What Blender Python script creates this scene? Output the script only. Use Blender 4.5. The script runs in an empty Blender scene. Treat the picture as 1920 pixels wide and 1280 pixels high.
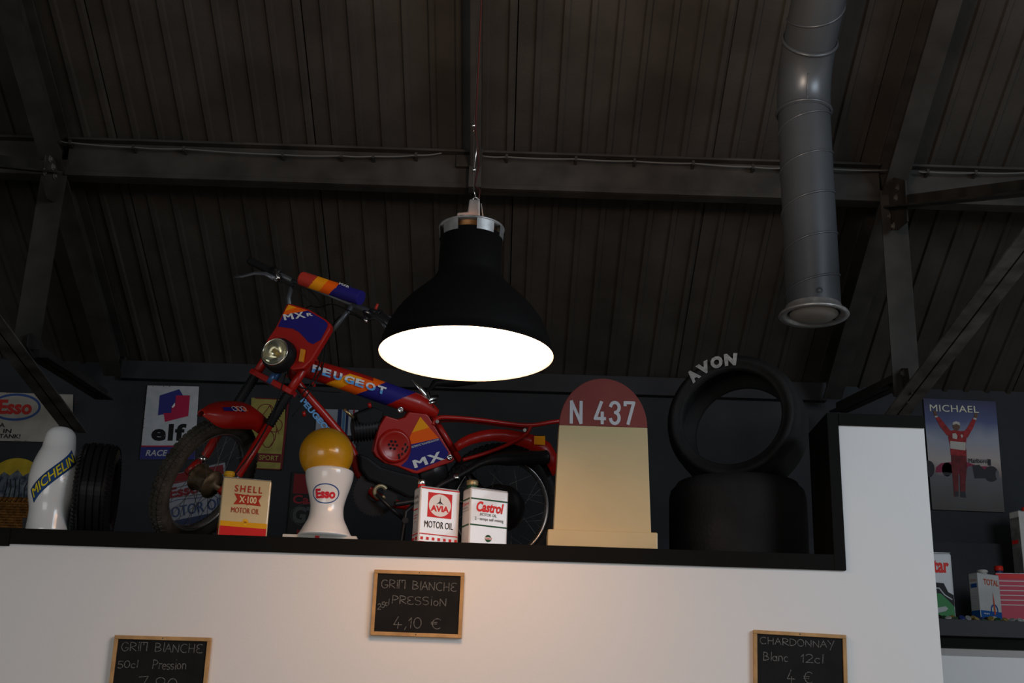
import bpy, math, random
from math import sin, cos, tan, pi, radians, sqrt, atan2
from mathutils import Vector as V, Matrix
random.seed(7)
scn = bpy.context.scene
COL = scn.collection
# ---------------------------------------------------------------- camera
PITCH, ROLL, FPX = radians(19), radians(1.85), 2400.0
CAM = V((0, 0, 1.6))
_r, _u, FW = V((1, 0, 0)), V((0, -sin(PITCH), cos(PITCH))), V((0, cos(PITCH), sin(PITCH)))
RT = _r*cos(ROLL) + _u*sin(ROLL)
UP = _u*cos(ROLL) - _r*sin(ROLL)
cd = bpy.data.cameras.new('camera'); cam = bpy.data.objects.new('camera', cd); COL.objects.link(cam)
cd.sensor_width = 36; cd.lens = FPX/1920*36; cd.clip_start = .05
cam.matrix_world = Matrix(((RT.x, UP.x, -FW.x, 0), (RT.y, UP.y, -FW.y, 0), (RT.z, UP.z, -FW.z, 1.6), (0, 0, 0, 1)))
scn.camera = cam
scn.view_settings.view_transform = 'Standard'; scn.view_settings.look = 'None'
scn.view_settings.exposure = 0; scn.view_settings.gamma = 1; scn.view_settings.use_curve_mapping = False
# ---------------------------------------------------------------- world, daylight and added fill
w = bpy.data.worlds.new('world'); scn.world = w; w.use_nodes = True
w.node_tree.nodes['Background'].inputs[0].default_value = (.80, .88, 1, 1)
w.node_tree.nodes['Background'].inputs[1].default_value = .10
def area(name, loc, aim, sx, sy, power, col):
    l = bpy.data.lights.new(name, 'AREA'); l.shape = 'RECTANGLE'; l.size = sx; l.size_y = sy
    l.energy = power; l.color = col
    o = bpy.data.objects.new(name, l); COL.objects.link(o); o.location = loc
    o.rotation_euler = (V(aim)-V(loc)).to_track_quat('-Z', 'Y').to_euler()
area('window_daylight', (4.0, .4, 3.7), (1.3, 4.4, 2.7), 2.2, 1.4, 98, (.80, .90, 1))
area('front_left_fill', (-3.2, -4.5, 1.9), (-.4, 4.4, 2.4), 4.0, 2.6, 88, (1, .98, .94))  # added neutral fill from the front left, no doorway stands there
_l = bpy.data.lights.new('roof_fill_spot', 'SPOT'); _l.energy = 105; _l.color = (1, .74, .55); _l.spot_size = radians(125); _l.spot_blend = 1; _l.shadow_soft_size = .15
_o = bpy.data.objects.new('roof_fill_spot', _l); COL.objects.link(_o); _o.location = (.45, 2.5, 3.5)     # added warm spot above the frame, brightening the dark roof
_o.rotation_euler = (V((.4, 4.0, 5.15))-V((.45, 2.5, 3.5))).to_track_quat('-Z', 'Y').to_euler()
# ---------------------------------------------------------------- helpers: where things stand
def ray(x, y): return FW + RT*((x-960)/FPX) - UP*((y-640)/FPX)
def at(x, y, Y): d = ray(x, y); return CAM + d*(Y/d.y)
def atX(x, y, X): d = ray(x, y); return CAM + d*(X/d.x)
def onpl(x, y, P0, n): d = ray(x, y); return CAM + d*((P0-CAM).dot(n)/d.dot(n))
def proj(P): d = P-CAM; z = d.dot(FW); return (960+FPX*d.dot(RT)/z, 640-FPX*d.dot(UP)/z)
def ppm(P): return FPX/(P-CAM).dot(FW)
# ---------------------------------------------------------------- helpers: materials
MATS = {}
def mat(name, col, rough=.5, metal=0, var=0, scale=8, bump=0, bscale=60, emit=None, col2=None, coat=0):
    if name in MATS: return MATS[name]
    m = bpy.data.materials.new(name); m.use_nodes = True; nt = m.node_tree; b = nt.nodes['Principled BSDF']
    c = (*col, 1); b.inputs['Base Color'].default_value = c
    b.inputs['Roughness'].default_value = rough; b.inputs['Metallic'].default_value = metal
    b.inputs['Specular IOR Level'].default_value = .5 if (metal or coat) else .14
    if coat: b.inputs['Coat Weight'].default_value = coat
    if var or col2:
        tc = nt.nodes.new('ShaderNodeTexCoord'); n = nt.nodes.new('ShaderNodeTexNoise'); n.inputs['Scale'].default_value = scale
        n.inputs['Detail'].default_value = 6
        r = nt.nodes.new('ShaderNodeValToRGB'); r.color_ramp.elements[0].position = .35; r.color_ramp.elements[1].position = .68
        a = col2 or tuple(x*(1-var) for x in col)
        r.color_ramp.elements[0].color = (*a, 1); r.color_ramp.elements[1].color = (*[min(1, x*(1+var*.5)) for x in col], 1)
        nt.links.new(tc.outputs['Object'], n.inputs['Vector']); nt.links.new(n.outputs['Fac'], r.inputs['Fac'])
        nt.links.new(r.outputs['Color'], b.inputs['Base Color'])
    if bump:
        tc = nt.nodes.new('ShaderNodeTexCoord'); n = nt.nodes.new('ShaderNodeTexNoise'); n.inputs['Scale'].default_value = bscale
        bp_ = nt.nodes.new('ShaderNodeBump'); bp_.inputs['Strength'].default_value = bump; bp_.inputs['Distance'].default_value = .01
        nt.links.new(tc.outputs['Object'], n.inputs['Vector']); nt.links.new(n.outputs['Fac'], bp_.inputs['Height'])
        nt.links.new(bp_.outputs['Normal'], b.inputs['Normal'])
    if emit:
        b.inputs['Emission Color'].default_value = (*emit[0], 1); b.inputs['Emission Strength'].default_value = emit[1]
    MATS[name] = m; return m
def rampmat(name, axis, stops, rough=.5, const=False, noise=0, nscale=6):
    "colours printed across the piece along its own bounding box"
    m = bpy.data.materials.new(name); m.use_nodes = True; nt = m.node_tree; b = nt.nodes['Principled BSDF']
    b.inputs['Roughness'].default_value = rough
    tc = nt.nodes.new('ShaderNodeTexCoord'); s = nt.nodes.new('ShaderNodeSeparateXYZ'); r = nt.nodes.new('ShaderNodeValToRGB')
    if const: r.color_ramp.interpolation = 'CONSTANT'
    while len(r.color_ramp.elements) < len(stops): r.color_ramp.elements.new(.5)
    for e, (p, c) in zip(r.color_ramp.elements, stops): e.position = p; e.color = (*c, 1)
    nt.links.new(tc.outputs['Generated'], s.inputs[0]); src = s.outputs[axis]
    if noise:
        n = nt.nodes.new('ShaderNodeTexNoise'); n.inputs['Scale'].default_value = nscale
        a = nt.nodes.new('ShaderNodeMath'); a.operation = 'MULTIPLY_ADD'; a.inputs[1].default_value = noise
        nt.links.new(tc.outputs['Generated'], n.inputs['Vector']); nt.links.new(n.outputs['Fac'], a.inputs[0]); nt.links.new(src, a.inputs[2])
        sb = nt.nodes.new('ShaderNodeMath'); sb.operation = 'SUBTRACT'; sb.inputs[1].default_value = noise/2
        nt.links.new(a.outputs[0], sb.inputs[0]); src = sb.outputs[0]
    nt.links.new(src, r.inputs['Fac']); nt.links.new(r.outputs['Color'], b.inputs['Base Color'])
    return m
def s2l(*c): return tuple(((x/255)/12.92 if x/255 <= .04045 else ((x/255+.055)/1.055)**2.4) for x in c)
BLACK_PAINT = mat('black_roof_paint', (.046, .041, .036), .75, var=.3, scale=3, bump=.15)
STEEL_PAINT = mat('dark_grey_steel_paint', (.040, .037, .034), .65, var=.35, scale=6)
STEEL_DUSTY = mat('dusty_grey_steel', (.12, .112, .105), .65, var=.5, scale=9)
TRIM = mat('black_trim', (.0070, .0068, .0062), .7, bump=.05); TRIM.node_tree.nodes['Principled BSDF'].inputs['Specular IOR Level'].default_value = .08
WALLW = mat('white_wall_paint', (.80, .80, .80), .6, bump=.03, bscale=120)
WALLD = mat('slate_wall_paint', (.030, .033, .037), .75, var=.15, scale=4, bump=.2, bscale=200)
WALLD2 = mat('slate_wall_paint_low', (.034, .036, .040), .75, var=.15, scale=4, bump=.2, bscale=200)
FLOORM = mat('pale_floor', (.50, .44, .37), .6, var=.2)
DUCT = mat('grey_duct_paint', (.078, .088, .100), .36, metal=.35, var=.08, scale=5)
CHROME = mat('chrome', (.75, .75, .74), .2, 1)
ALU = mat('brushed_aluminium', (.46, .46, .46), .42, .7, var=.2, scale=40)
BLK = mat('black_plastic', (.014, .014, .015), .45)
BLKM = mat('black_metal', (.022, .022, .024), .35, .3)
GREYM = mat('grey_tube', (.09, .10, .11), .4, .5)
RUB = mat('black_rubber', (.016, .016, .017), .5, bump=.2, bscale=90)
RUBD = mat('dusty_rubber', (.060, .054, .046), .8, var=.5, scale=14, bump=.3, bscale=60)
SLICK = mat('slick_rubber', (.022, .021, .021), .62, var=.35, scale=5, bump=.2, bscale=70)
RED = mat('red_paint', (.44, .010, .005), .34, coat=.12)
REDD = mat('red_plastic', (.50, .045, .03), .4)
BLUE = mat('navy_print', (.022, .018, .19), .55)
ORG = mat('orange_print', (1, .13, .005), .55)
YEL = mat('amber_print', (1, .36, .008), .55)
WHT = mat('white_print', (.80, .80, .80), .45)
WHTG = mat('white_gloss', (.82, .83, .83), .2, coat=.3)
SPOKE = mat('spoke_steel', (.20, .20, .20), .4, .8)
RIM = mat('rim_steel', (.50, .50, .51), .25, .9)
BRASS = mat('tarnished_hub', (.17, .125, .075), .5, .5, var=.5, scale=30)
PINK = mat('print_red', (.62, .02, .02), .45)
KBLK = mat('print_black', (.01, .01, .012), .5)
# ---------------------------------------------------------------- helpers: meshes
class MB:
    def __init__(s): s.v = []; s.f = []; s.m = []; s.sm = []
    def add(s, vs, fs, mi=0, smooth=False):
        o = len(s.v); s.v += [V(p) for p in vs]
        for f in fs: s.f.append([i+o for i in f]); s.m.append(mi); s.sm.append(smooth)
        return s
    def box(s, a, b, mi=0):
        x0, y0, z0 = a; x1, y1, z1 = b
        return s.add([(x0,y0,z0),(x1,y0,z0),(x1,y1,z0),(x0,y1,z0),(x0,y0,z1),(x1,y0,z1),(x1,y1,z1),(x0,y1,z1)],
            [(0,3,2,1),(4,5,6,7),(0,1,5,4),(1,2,6,5),(2,3,7,6),(3,0,4,7)], mi)
    def beam(s, a, b, side, w, h, mi=0):
        "box along a->b; side = width direction"
        a, b = V(a), V(b); d = (b-a).normalized(); sd = V(side); sd = (sd-d*sd.dot(d)).normalized(); n = d.cross(sd)
        vs = []
        for p in (a, b):
            for i, j in ((-1,-1),(1,-1),(1,1),(-1,1)): vs.append(p+sd*(i*w/2)+n*(j*h/2))
        return s.add(vs, [(0,1,2,3),(7,6,5,4),(0,4,5,1),(1,5,6,2),(2,6,7,3),(3,7,4,0)], mi)
    def prism(s, pts, ext, mi=0, mback=None):
        n = len(pts); pts = [V(p) for p in pts]; e = V(ext)
        s.add(pts+[p+e for p in pts], [tuple(range(n)), tuple(range(2*n-1, n-1, -1))]+[(i, i+n, (i+1) % n+n, (i+1) % n) for i in range(n)], mi)
        return s
    def poly(s, pts, mi=0): return s.add(pts, [tuple(range(len(pts)))], mi)
    def tube(s, pts, r, n=10, mi=0, caps=True, cls=None, ref=None, flat=1):
        pts = [V(p) for p in pts]; N = len(pts); rs = r if isinstance(r, (list, tuple)) else [r]*N
        up = V(ref) if ref else V((.13, .21, 1)); vs = []
        t0 = (pts[1]-pts[0]).normalized()
        if abs(t0.dot(up.normalized())) > .95 and not ref: up = V((1, .2, .1))
        a = (up-t0*up.dot(t0)).normalized()
        for i, p in enumerate(pts):
            t = (pts[min(i+1, N-1)]-pts[max(i-1, 0)]).normalized()
            a = (a-t*a.dot(t)).normalized(); b = t.cross(a)
            for k in range(n):
                th = 2*pi*k/n; vs.append(p+(a*cos(th)+b*sin(th)*flat)*rs[i])
        o = len(s.v); s.v += vs
        for i in range(N-1):
            for k in range(n):
                f = [o+i*n+k, o+i*n+(k+1) % n, o+(i+1)*n+(k+1) % n, o+(i+1)*n+k]
                s.f.append(f); s.sm.append(True)
                s.m.append(cls(sum((s.v[q] for q in f), V())/4) if cls else mi)
        if caps:
            s.f.append([o+k for k in range(n)][::-1]); s.m.append(mi); s.sm.append(False)
            s.f.append([o+(N-1)*n+k for k in range(n)]); s.m.append(mi); s.sm.append(False)
        return s
    def lathe(s, prof, c, ax=(0, 0, 1), n=32, mi=0, smooth=True, a0=0, a1=2*pi, ref=None):
        c = V(c); ax = V(ax).normalized(); t = V(ref) if ref else (V((1, 0, 0)) if abs(ax.x) < .9 else V((0, 1, 0)))
        a = (t-ax*t.dot(ax)).normalized(); b = ax.cross(a); full = abs(a1-a0-2*pi) < 1e-6
        nn = n if full else n+1; vs = []
        for r, h in prof:
            for k in range(nn):
                th = a0+(a1-a0)*k/n; vs.append(c+ax*h+(a*cos(th)+b*sin(th))*r)
        fs = []
        for i in range(len(prof)-1):
            for k in range(n):
                k2 = (k+1) % nn; fs.append((i*nn+k, i*nn+k2, (i+1)*nn+k2, (i+1)*nn+k))
        return s.add(vs, fs, mi, smooth)
    def disc(s, c, ax, r, n=24, mi=0, ry=None, ref=None):
        c = V(c); ax = V(ax).normalized(); t = V(ref) if ref else (V((1, 0, 0)) if abs(ax.x) < .9 else V((0, 1, 0)))
        a = (t-ax*t.dot(ax)).normalized(); b = ax.cross(a); ry = ry or r
        return s.poly([c+a*(r*cos(2*pi*k/n))+b*(ry*sin(2*pi*k/n)) for k in range(n)], mi)
def origin_of(o):
    p = V(o['_o']) if '_o' in o else V((0, 0, 0)); return p
def obj(name, mb, mats, parent=None, base=None, bevel=0, label=None, kind=None, seg=2):
    base = V(base) if base is not None else (origin_of(parent) if parent else V((0, 0, 0)))
    me = bpy.data.meshes.new(name); me.from_pydata([v-base for v in mb.v], [], mb.f)
    mats = mats if isinstance(mats, (list, tuple)) else [mats]
    for m in mats: me.materials.append(m)
    me.polygons.foreach_set('material_index', mb.m); me.polygons.foreach_set('use_smooth', mb.sm); me.update()
    o = bpy.data.objects.new(name, me); COL.objects.link(o)
    if parent: o.parent = parent; o.location = base-origin_of(parent)
    else: o.location = base
    o['_o'] = list(base)
    if bevel:
        b = o.modifiers.new('bevel', 'BEVEL'); b.width = bevel; b.segments = seg; b.limit_method = 'ANGLE'; b.angle_limit = radians(40)
    if label: o['label'] = label
    if kind: o['kind'] = kind
    return o
def tag(o, label, cat, group=None):
    o['label'] = label; o['category'] = cat
    if group: o['group'] = group
    return o
def thing(name, base, label, cat, group=None):
    o = bpy.data.objects.new(name, None); COL.objects.link(o); o.location = base; o['_o'] = list(V(base)); o.empty_display_size = .05
    return tag(o, label, cat, group)
def struct(name, mb, m, parent=None, **k):
    o = obj(name, mb, m, parent, **k)
    if not parent: o['kind'] = 'structure'
    return o
# ---------------------------------------------------------------- helpers: lettering
def glyphs(txt, bold=0, shear=0, space=1):
    c = bpy.data.curves.new('t', 'FONT'); c.body = txt; c.size = 1; c.offset = bold; c.shear = shear; c.space_character = space
    c.fill_mode = 'FRONT'; c.resolution_u = 3
    o = bpy.data.objects.new('t', c); COL.objects.link(o); bpy.context.view_layer.update()
    me = bpy.data.meshes.new_from_object(o.evaluated_get(bpy.context.evaluated_depsgraph_get()))
    vs = [(v.co.x, v.co.y) for v in me.vertices]; fs = [tuple(p.vertices) for p in me.polygons]
    bpy.data.objects.remove(o); bpy.data.meshes.remove(me); bpy.data.curves.remove(c)
    return vs, fs
def text_mb(mb, txt, quad=None, fn=None, bold=0, shear=0, space=1, mi=0):
    "letters fitted in a quad (bottom left, bottom right, top right, top left) or through fn(u, v)"
    thick = bold if (bold and 'M' in txt) else 0          # the built-in M breaks when its outline is offset: strike it three times
    vs, fs = glyphs(txt, 0 if thick else bold, shear, space)
    x0, x1 = min(v[0] for v in vs), max(v[0] for v in vs); y0, y1 = min(v[1] for v in vs), max(v[1] for v in vs)
    out = []
    if quad: q = [V(p) for p in quad]
    for x, y in vs:
        u, v = (x-x0)/(x1-x0), (y-y0)/(y1-y0)
        out.append(fn(u, v) if fn else q[0]*(1-u)*(1-v)+q[1]*u*(1-v)+q[2]*u*v+q[3]*(1-u)*v)
    if thick:
        e = (out[1]-out[0])*0; a_ = fn(0, .5) if fn else q[0]; b_ = fn(.02, .5) if fn else q[0]+(q[1]-q[0])*.02
        step = (b_-a_).normalized()*((b_-a_).length/.02/(x1-x0)*thick*.8)
        cen = sum(out, V())/len(out); nn = (CAM-cen).normalized()*.00025
        for k, dx in enumerate((-1, 1)): mb.add([p+step*dx+nn*(k+1) for p in out], fs, mi)
    return mb.add(out, fs, mi)
class Face:
    "a flat face: origin bottom left, unit vectors u, v, n out; sizes in metres"
    def __init__(s, o, u, v, w, h): s.o, s.u, s.v = V(o), V(u).normalized(), V(v).normalized(); s.w, s.h = w, h; s.n = s.u.cross(s.v); s.k = 0
    def p(s, a, b, d=.0012): return s.o+s.u*(a*s.w)+s.v*(b*s.h)+s.n*d
    def text(s, mb, t, a0, b0, a1, b1, d=.0016, mi=0, **k):
        return text_mb(mb, t, (s.p(a0, b0, d), s.p(a1, b0, d), s.p(a1, b1, d), s.p(a0, b1, d)), mi=mi, **k)
    def rect(s, mb, a0, b0, a1, b1, d=.0012, mi=0): return mb.poly([s.p(a0, b0, d), s.p(a1, b0, d), s.p(a1, b1, d), s.p(a0, b1, d)], mi)
    def poly(s, mb, pts, d=.0012, mi=0): return mb.poly([s.p(a, b, d) for a, b in pts], mi)
    def ell(s, mb, a, b, ra, rb, d=.0012, mi=0, n=36): return mb.poly([s.p(a+ra*cos(2*pi*k/n), b+rb*sin(2*pi*k/n), d) for k in range(n)], mi)
    def ring(s, mb, a, b, ra, rb, t, d=.0014, mi=0, n=40, a0=0, a1=2*pi):
        vs = []; k1 = s.w; 
        for k in range(n+1):
            c_, s_ = cos(a0+(a1-a0)*k/n), sin(a0+(a1-a0)*k/n)
            vs += [s.p(a+ra*c_, b+rb*s_, d), s.p(a+(ra-t/s.w)*c_, b+(rb-t/s.h)*s_, d)]
        return mb.add(vs, [(2*k, 2*k+2, 2*k+3, 2*k+1) for k in range(n)], mi)
    def line(s, mb, pts, w, d=.0014, mi=0):
        P = [s.p(a, b, d) for a, b in pts]
        for a, b in zip(P, P[1:]):
            t = (b-a)
            if t.length < 1e-6: continue
            t.normalize(); q = s.n.cross(t)*(w/2); e = t*(w*.35); s.k += 1; z = s.n*(.00004*(s.k % 12)); a, b = a+z, b+z
            mb.add([a-e-q, b+e-q, b+e+q, a-e+q], [(0, 1, 2, 3)], mi)
        return mb
def arc(cx, cy, rx, ry, a0, a1, n=10): return [(cx+rx*cos(radians(a0+(a1-a0)*k/n)), cy+ry*sin(radians(a0+(a1-a0)*k/n))) for k in range(n+1)]
# ================================================================ SETTING
YF, YB = 4.40, 6.85                  # front face of the loft, back wall
ZL = 2.375                           # loft floor
ROOF_S = .488
def zroof(Y): return 4.42-ROOF_S*(Y-5.45)
XC0, XC1 = 1.13, 1.478
XL_, XR_ = -2.17, 1.757
m = MB(); m.box((-6, -6, -.1), (6, YB, 0)); struct('floor', m, FLOORM)
m = MB(); m.box((-6, YB, 0), (6, YB+.15, 3.86)); wb_ = struct('wall_back', m, WALLD)
m = MB(); m.box((1.5, YB-.07, ZL), (6, YB+.001, 2.885)); struct('wall_dado', m, WALLD2, wb_, bevel=.004)
m = MB(); m.box((XL_, YB-.05, 3.655), (XR_, YB+.001, 3.76)); struct('wall_plate', m, WALLD2, wb_, bevel=.004)
for s_, n_ in ((-1, 'left'), (1, 'right')):
    m = MB(); m.prism([(s_*6, -6, 0), (s_*6, YB, 0), (s_*6, YB, 3.86), (s_*6, .2, zroof(.2)+.1), (s_*6, -6, 4.2)], (s_*.1, 0, 0)); struct('wall_'+n_, m, WALLW)
# front wall of the loft and its tall end pier
m = MB()
m.prism([(-6, YF, 0), (XC1, YF, 0), (XC1, YF, 2.838), (XC0+.04, YF, 2.838), (XC0+.04, YF, 2.322), (-6, YF, 2.322)], (0, .02, 0))
wf = struct('wall_front', m, WALLW)
m = MB(); m.box((XC0+.001, YF+.02, ZL), (XC1, YF+.27, 2.86)); struct('pier_core', m, TRIM, wf)
m = MB(); m.box((-6, YF+.021, 2.25), (XC1, 6.03, ZL)); m.box((XC1, 6.03, 2.25), (6, YB, ZL)); m.box((XC1-.01, 5.9, 2.25), (1.6, YB, ZL)); struct('loft_floor', m, TRIM)
m = MB(); m.box((-1.70, YF-.012, 2.322), (XC0+.001, YF+.021, ZL)); struct('trim_1', m, TRIM, bevel=.0015)
m = MB(); m.box((-6, YF-.014, 2.314), (-1.7015, YF+.021, ZL)); struct('trim_2', m, TRIM, bevel=.0015)
m = MB(); m.box((XC0, YF-.013, 2.322), (XC0+.04, YF+.27, 2.881)); struct('trim_3', m, TRIM, bevel=.0015)
m = MB(); m.box((XC0+.0415, YF-.012, 2.838), (XC1+.001, YF+.27, 2.881)); struct('trim_4', m, TRIM, bevel=.0015)
m = MB(); m.box((XC1+.002, 6.0, 2.302), (6, 6.031, 2.378)); struct('trim_5', m, mat('charcoal_fascia', (.045, .046, .05), .6), bevel=.002)
m = MB(); m.box((XC1-.4, 6.04, 0), (6, 6.06, 2.30)); struct('wall_right_rear', m, mat('shaded_strip_grey', (.42, .40, .385), .7))  # shade below the fascia is put into this strip's greyer colour
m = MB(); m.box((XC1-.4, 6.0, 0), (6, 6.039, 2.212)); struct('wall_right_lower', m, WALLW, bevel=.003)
# roof: ribbed steel sheets, one piece each
ceil = bpy.data.objects.new('ceiling', None); COL.objects.link(ceil); ceil['kind'] = 'structure'; ceil['_o'] = [0, 0, 0]
def sheet_mesh():
    m = MB(); pitch = .118; prof = []
    for k in range(8):
        x = k*pitch
        prof += [(x, 0), (x+.072, 0), (x+.080, -.013), (x+.102, -.013), (x+.110, 0)]
    prof += [(8*pitch-.006, 0), (8*pitch-.006, .012)]
    prof = [(0, .012)]+prof
    a, b = V((0, YB, 0)), V((0, .1, 0)); vs = []
    for x, z in prof:
        for Y in (YB, .1): vs.append((x, Y, zroof(Y)+.02+z))
    n = len(prof)
    m.add(vs, [(2*i, 2*i+2, 2*i+3, 2*i+1) for i in range(n-1)])
    return m
s0 = None; sm_ = sheet_mesh()
for k in range(12):
    x0 = -5.68+k*.944
    if s0 is None: s0 = obj('roof_sheet', sm_, BLACK_PAINT, ceil); s0.location = (x0, 0, 0)
    else: c = s0.copy(); COL.objects.link(c); c.parent = ceil; c.location = (x0, 0, 0)
m = MB(); m.prism([(-6, .1, zroof(.1)+.05), (6, .1, zroof(.1)+.05), (6, -6, 4.2), (-6, -6, 4.2)], (0, 0, .05)); obj('roof_slope', m, BLACK_PAINT, ceil)
m = MB(); m.prism([(-6, .1, zroof(.1)+.06), (6, .1, zroof(.1)+.06), (6, YB+.15, zroof(YB+.15)+.06), (-6, YB+.15, zroof(YB+.15)+.06)], (0, 0, .05)); obj('roof_deck', m, BLACK_PAINT, ceil)
# ================================================================ ROOF STEEL
def zt(px, py, X): p = atX(px, py, X); return p
XL, XR = -2.17, 1.757
pur = thing('roof_purlin', (0, 5.45, 4.22), 'long dark grey steel purlin crossing the whole ribbed ceiling', 'beam')
for a, b in ((-5.9, XL-.05), (XL+.05, XR-.05), (XR+.05, 5.9)):
    m = MB(); m.box((a, 5.44, 4.225), (b, 5.452, 4.41)); m.box((a, 5.44, 4.222), (b, 5.505, 4.234)); m.box((a, 5.40, 4.395), (b, 5.452, 4.407)); m.box((a, 5.428, 4.222), (b, 5.44, 4.245))
    obj('rail', m, STEEL_PAINT, pur, bevel=.002)
m = MB(); m.box((-.29, 5.412, 4.325), (-.175, 5.4395, 4.385)); tag(obj('junction_box', m, STEEL_PAINT, base=(-.23, 5.44, 4.325), bevel=.003), 'small painted junction box on the purlin left of the lamp wire', 'box')
# conduit strip running down the roof slope to the purlin
cx = at(891, 330, 5.40).x
m = MB(); m.beam((cx, 2.6, zroof(2.6)-.10), (cx, 5.41, zroof(5.41)-.10), (1, 0, 0), .05, .10); m.box((cx-.03, 5.37, 4.20), (cx+.03, 5.4395, 4.40))
tag(obj('sag_bar', m, STEEL_PAINT, base=(cx, 5.4, 4.25), bevel=.003), 'straight dark bar running up the roof slope behind the lamp wire', 'beam')
# electric cable clipped along the purlin, in spans
def cable(px_pts, name, label):
    pts = [at(x, y, 5.395) for x, y in px_pts]; pp = []
    for a, b in zip(pts, pts[1:]):
        for k in range(6):
            t = k/6; p = a.lerp(b, t); p.z -= .004*sin(pi*t); pp.append(p)
    pp.append(pts[-1]); t = thing(name, pts[0], label, 'cable')
    m = MB(); m.tube(pp, .0035, 6); obj('sheath', m, mat('grey_cable', (.115, .115, .11), .5), t)
    for p in pts[1:-1]:
        m = MB(); m.box(p-V((.006, .006, .010)), p+V((.006, .05, .012))); obj('clip', m, STEEL_PAINT, t)
cable([(112, 264), (131, 267), (250, 276), (345, 279), (530, 290), (640, 292), (700, 293), (780, 291), (828, 287)], 'power_cable', 'grey cable along the purlin from the left truss to the junction box')
cable([(902, 292), (950, 294), (1080, 298), (1190, 302), (1300, 306), (1412, 313), (1470, 315), (1560, 317), (1666, 319)], 'power_cable', 'grey cable clipped along the purlin right of the lamp wire')
cable([(1722, 321), (1740, 322), (1830, 324), (1935, 323)], 'power_cable', 'grey cable along the purlin to the right of the right truss')
# trusses
def bolts(t, pts, Xs, r=.009):
    for px, py in pts:
        p = atX(px, py, Xs); m = MB(); sx = -1 if Xs > 0 else 1
        m.lathe([(r*1.9, 0), (r*1.9, .004), (r, .004), (r, .012), (0, .012)], p, (sx, 0, 0), n=6, smooth=False); obj('bolt', m, STEEL_DUSTY, t)
def truss(X, sgn, label, P, dusty):
    "sgn +1: the side facing the room is +X"
    t = thing('roof_truss', (X, 6.6, zroof(6.6)-.2), label, 'truss')
    # rafter: I profile under the roof sheets
    y0, y1 = 1.0, 6.72; m = MB()
    a, b = V((X, y0, zroof(y0)-.10)), V((X, y1, zroof(y1)-.10)); n = V((0, ROOF_S, 1)).normalized()
    m.beam(a, b, (1, 0, 0), .012, .15); m.beam(a-n*.075, b-n*.075, (1, 0, 0), .10, .012); m.beam(a+n*.075, b+n*.075, (1, 0, 0), .10, .012)
    obj('rafter', m, STEEL_PAINT, t)
    (pa, pb) = P['post']; m = MB()
    pa, pb = atX(*pa, X), atX(*pb, X); pb = V((X, (pa.y+pb.y)/2, pb.z)); pa = V((X, pb.y, pa.z))
    m.beam(pa+V((0, 0, .12)), pb-V((0, 0, .08)), (1, 0, 0), .008, .075); m.beam(pa+V((sgn*.03, -.035, .1)), pb+V((sgn*.03, -.035, -.05)), (1, 0, 0), .06, .008)
    m.beam(pa+V((-sgn*.03, -.035, .1)), pb+V((-sgn*.03, -.035, -.05)), (1, 0, 0), .06, .008)
    obj('post', m, STEEL_PAINT, t)
    for key, nm, mt in (('diag', 'brace', STEEL_DUSTY if dusty else STEEL_PAINT), ('low', 'strut', STEEL_PAINT), ('tie', 'tie_bar', STEEL_PAINT)):
        (pa, pb) = P[key]; pa, pb = atX(*pa, X), atX(*pb, X)
        if key != 'low': pa = pa+(pa-pb).normalized()*1.6
        m = MB(); ww = {'diag': .052, 'low': .045, 'tie': .05}[key]
        for q in (-1, 1):
            m.beam(pa+V((q*(ww/2+.004), 0, 0)), pb+V((q*(ww/2+.004), 0, 0)), (1, 0, 0), ww, .008)
            m.beam(pa+V((q*.008, 0, .025)), pb+V((q*.008, 0, .025)), (1, 0, 0), .008, .05)
        obj(nm, m, mt, t)
    for q, pts in enumerate(P['gussets']):
        m = MB(); pp = [atX(a_, b_, X+sgn*.012) for a_, b_ in pts]; m.prism(pp, (sgn*.008, 0, 0)); obj('gusset_plate', m, STEEL_PAINT, t, bevel=.002)
    bolts(t, P['bolts'], X+sgn*.022)
truss(XL, 1, 'left painted steel roof truss with braces above the white rounded statue', dict(
    post=((100, 335), (62, 645)), diag=((-78, 520), (142, 810)), low=((70, 668), (196, 748)), tie=((-90, 303), (95, 322)),
    gussets=[[(84, 290), (118, 300), (122, 345), (105, 385), (86, 372), (76, 340)], [(52, 625), (72, 625), (82, 665), (60, 672), (48, 650)]],
    bolts=[(93, 298), (98, 313), (101, 330), (82, 322)]), True)
truss(XR, -1, 'right painted steel roof truss with a wide dusty brace above the white pier', dict(
    post=((1672, 400), (1695, 728)), diag=((2010, 352), (1672, 790)), low=((1572, 772), (1692, 716)), tie=((1990, 356), (1678, 388)),
    gussets=[[(1672, 330), (1700, 338), (1704, 415), (1684, 432), (1660, 430), (1664, 370)], [(1676, 690), (1706, 690), (1712, 738), (1690, 750), (1672, 735)]],
    bolts=[(1684, 352), (1681, 371), (1668, 405), (1676, 424), (1694, 700)]), True)
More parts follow.
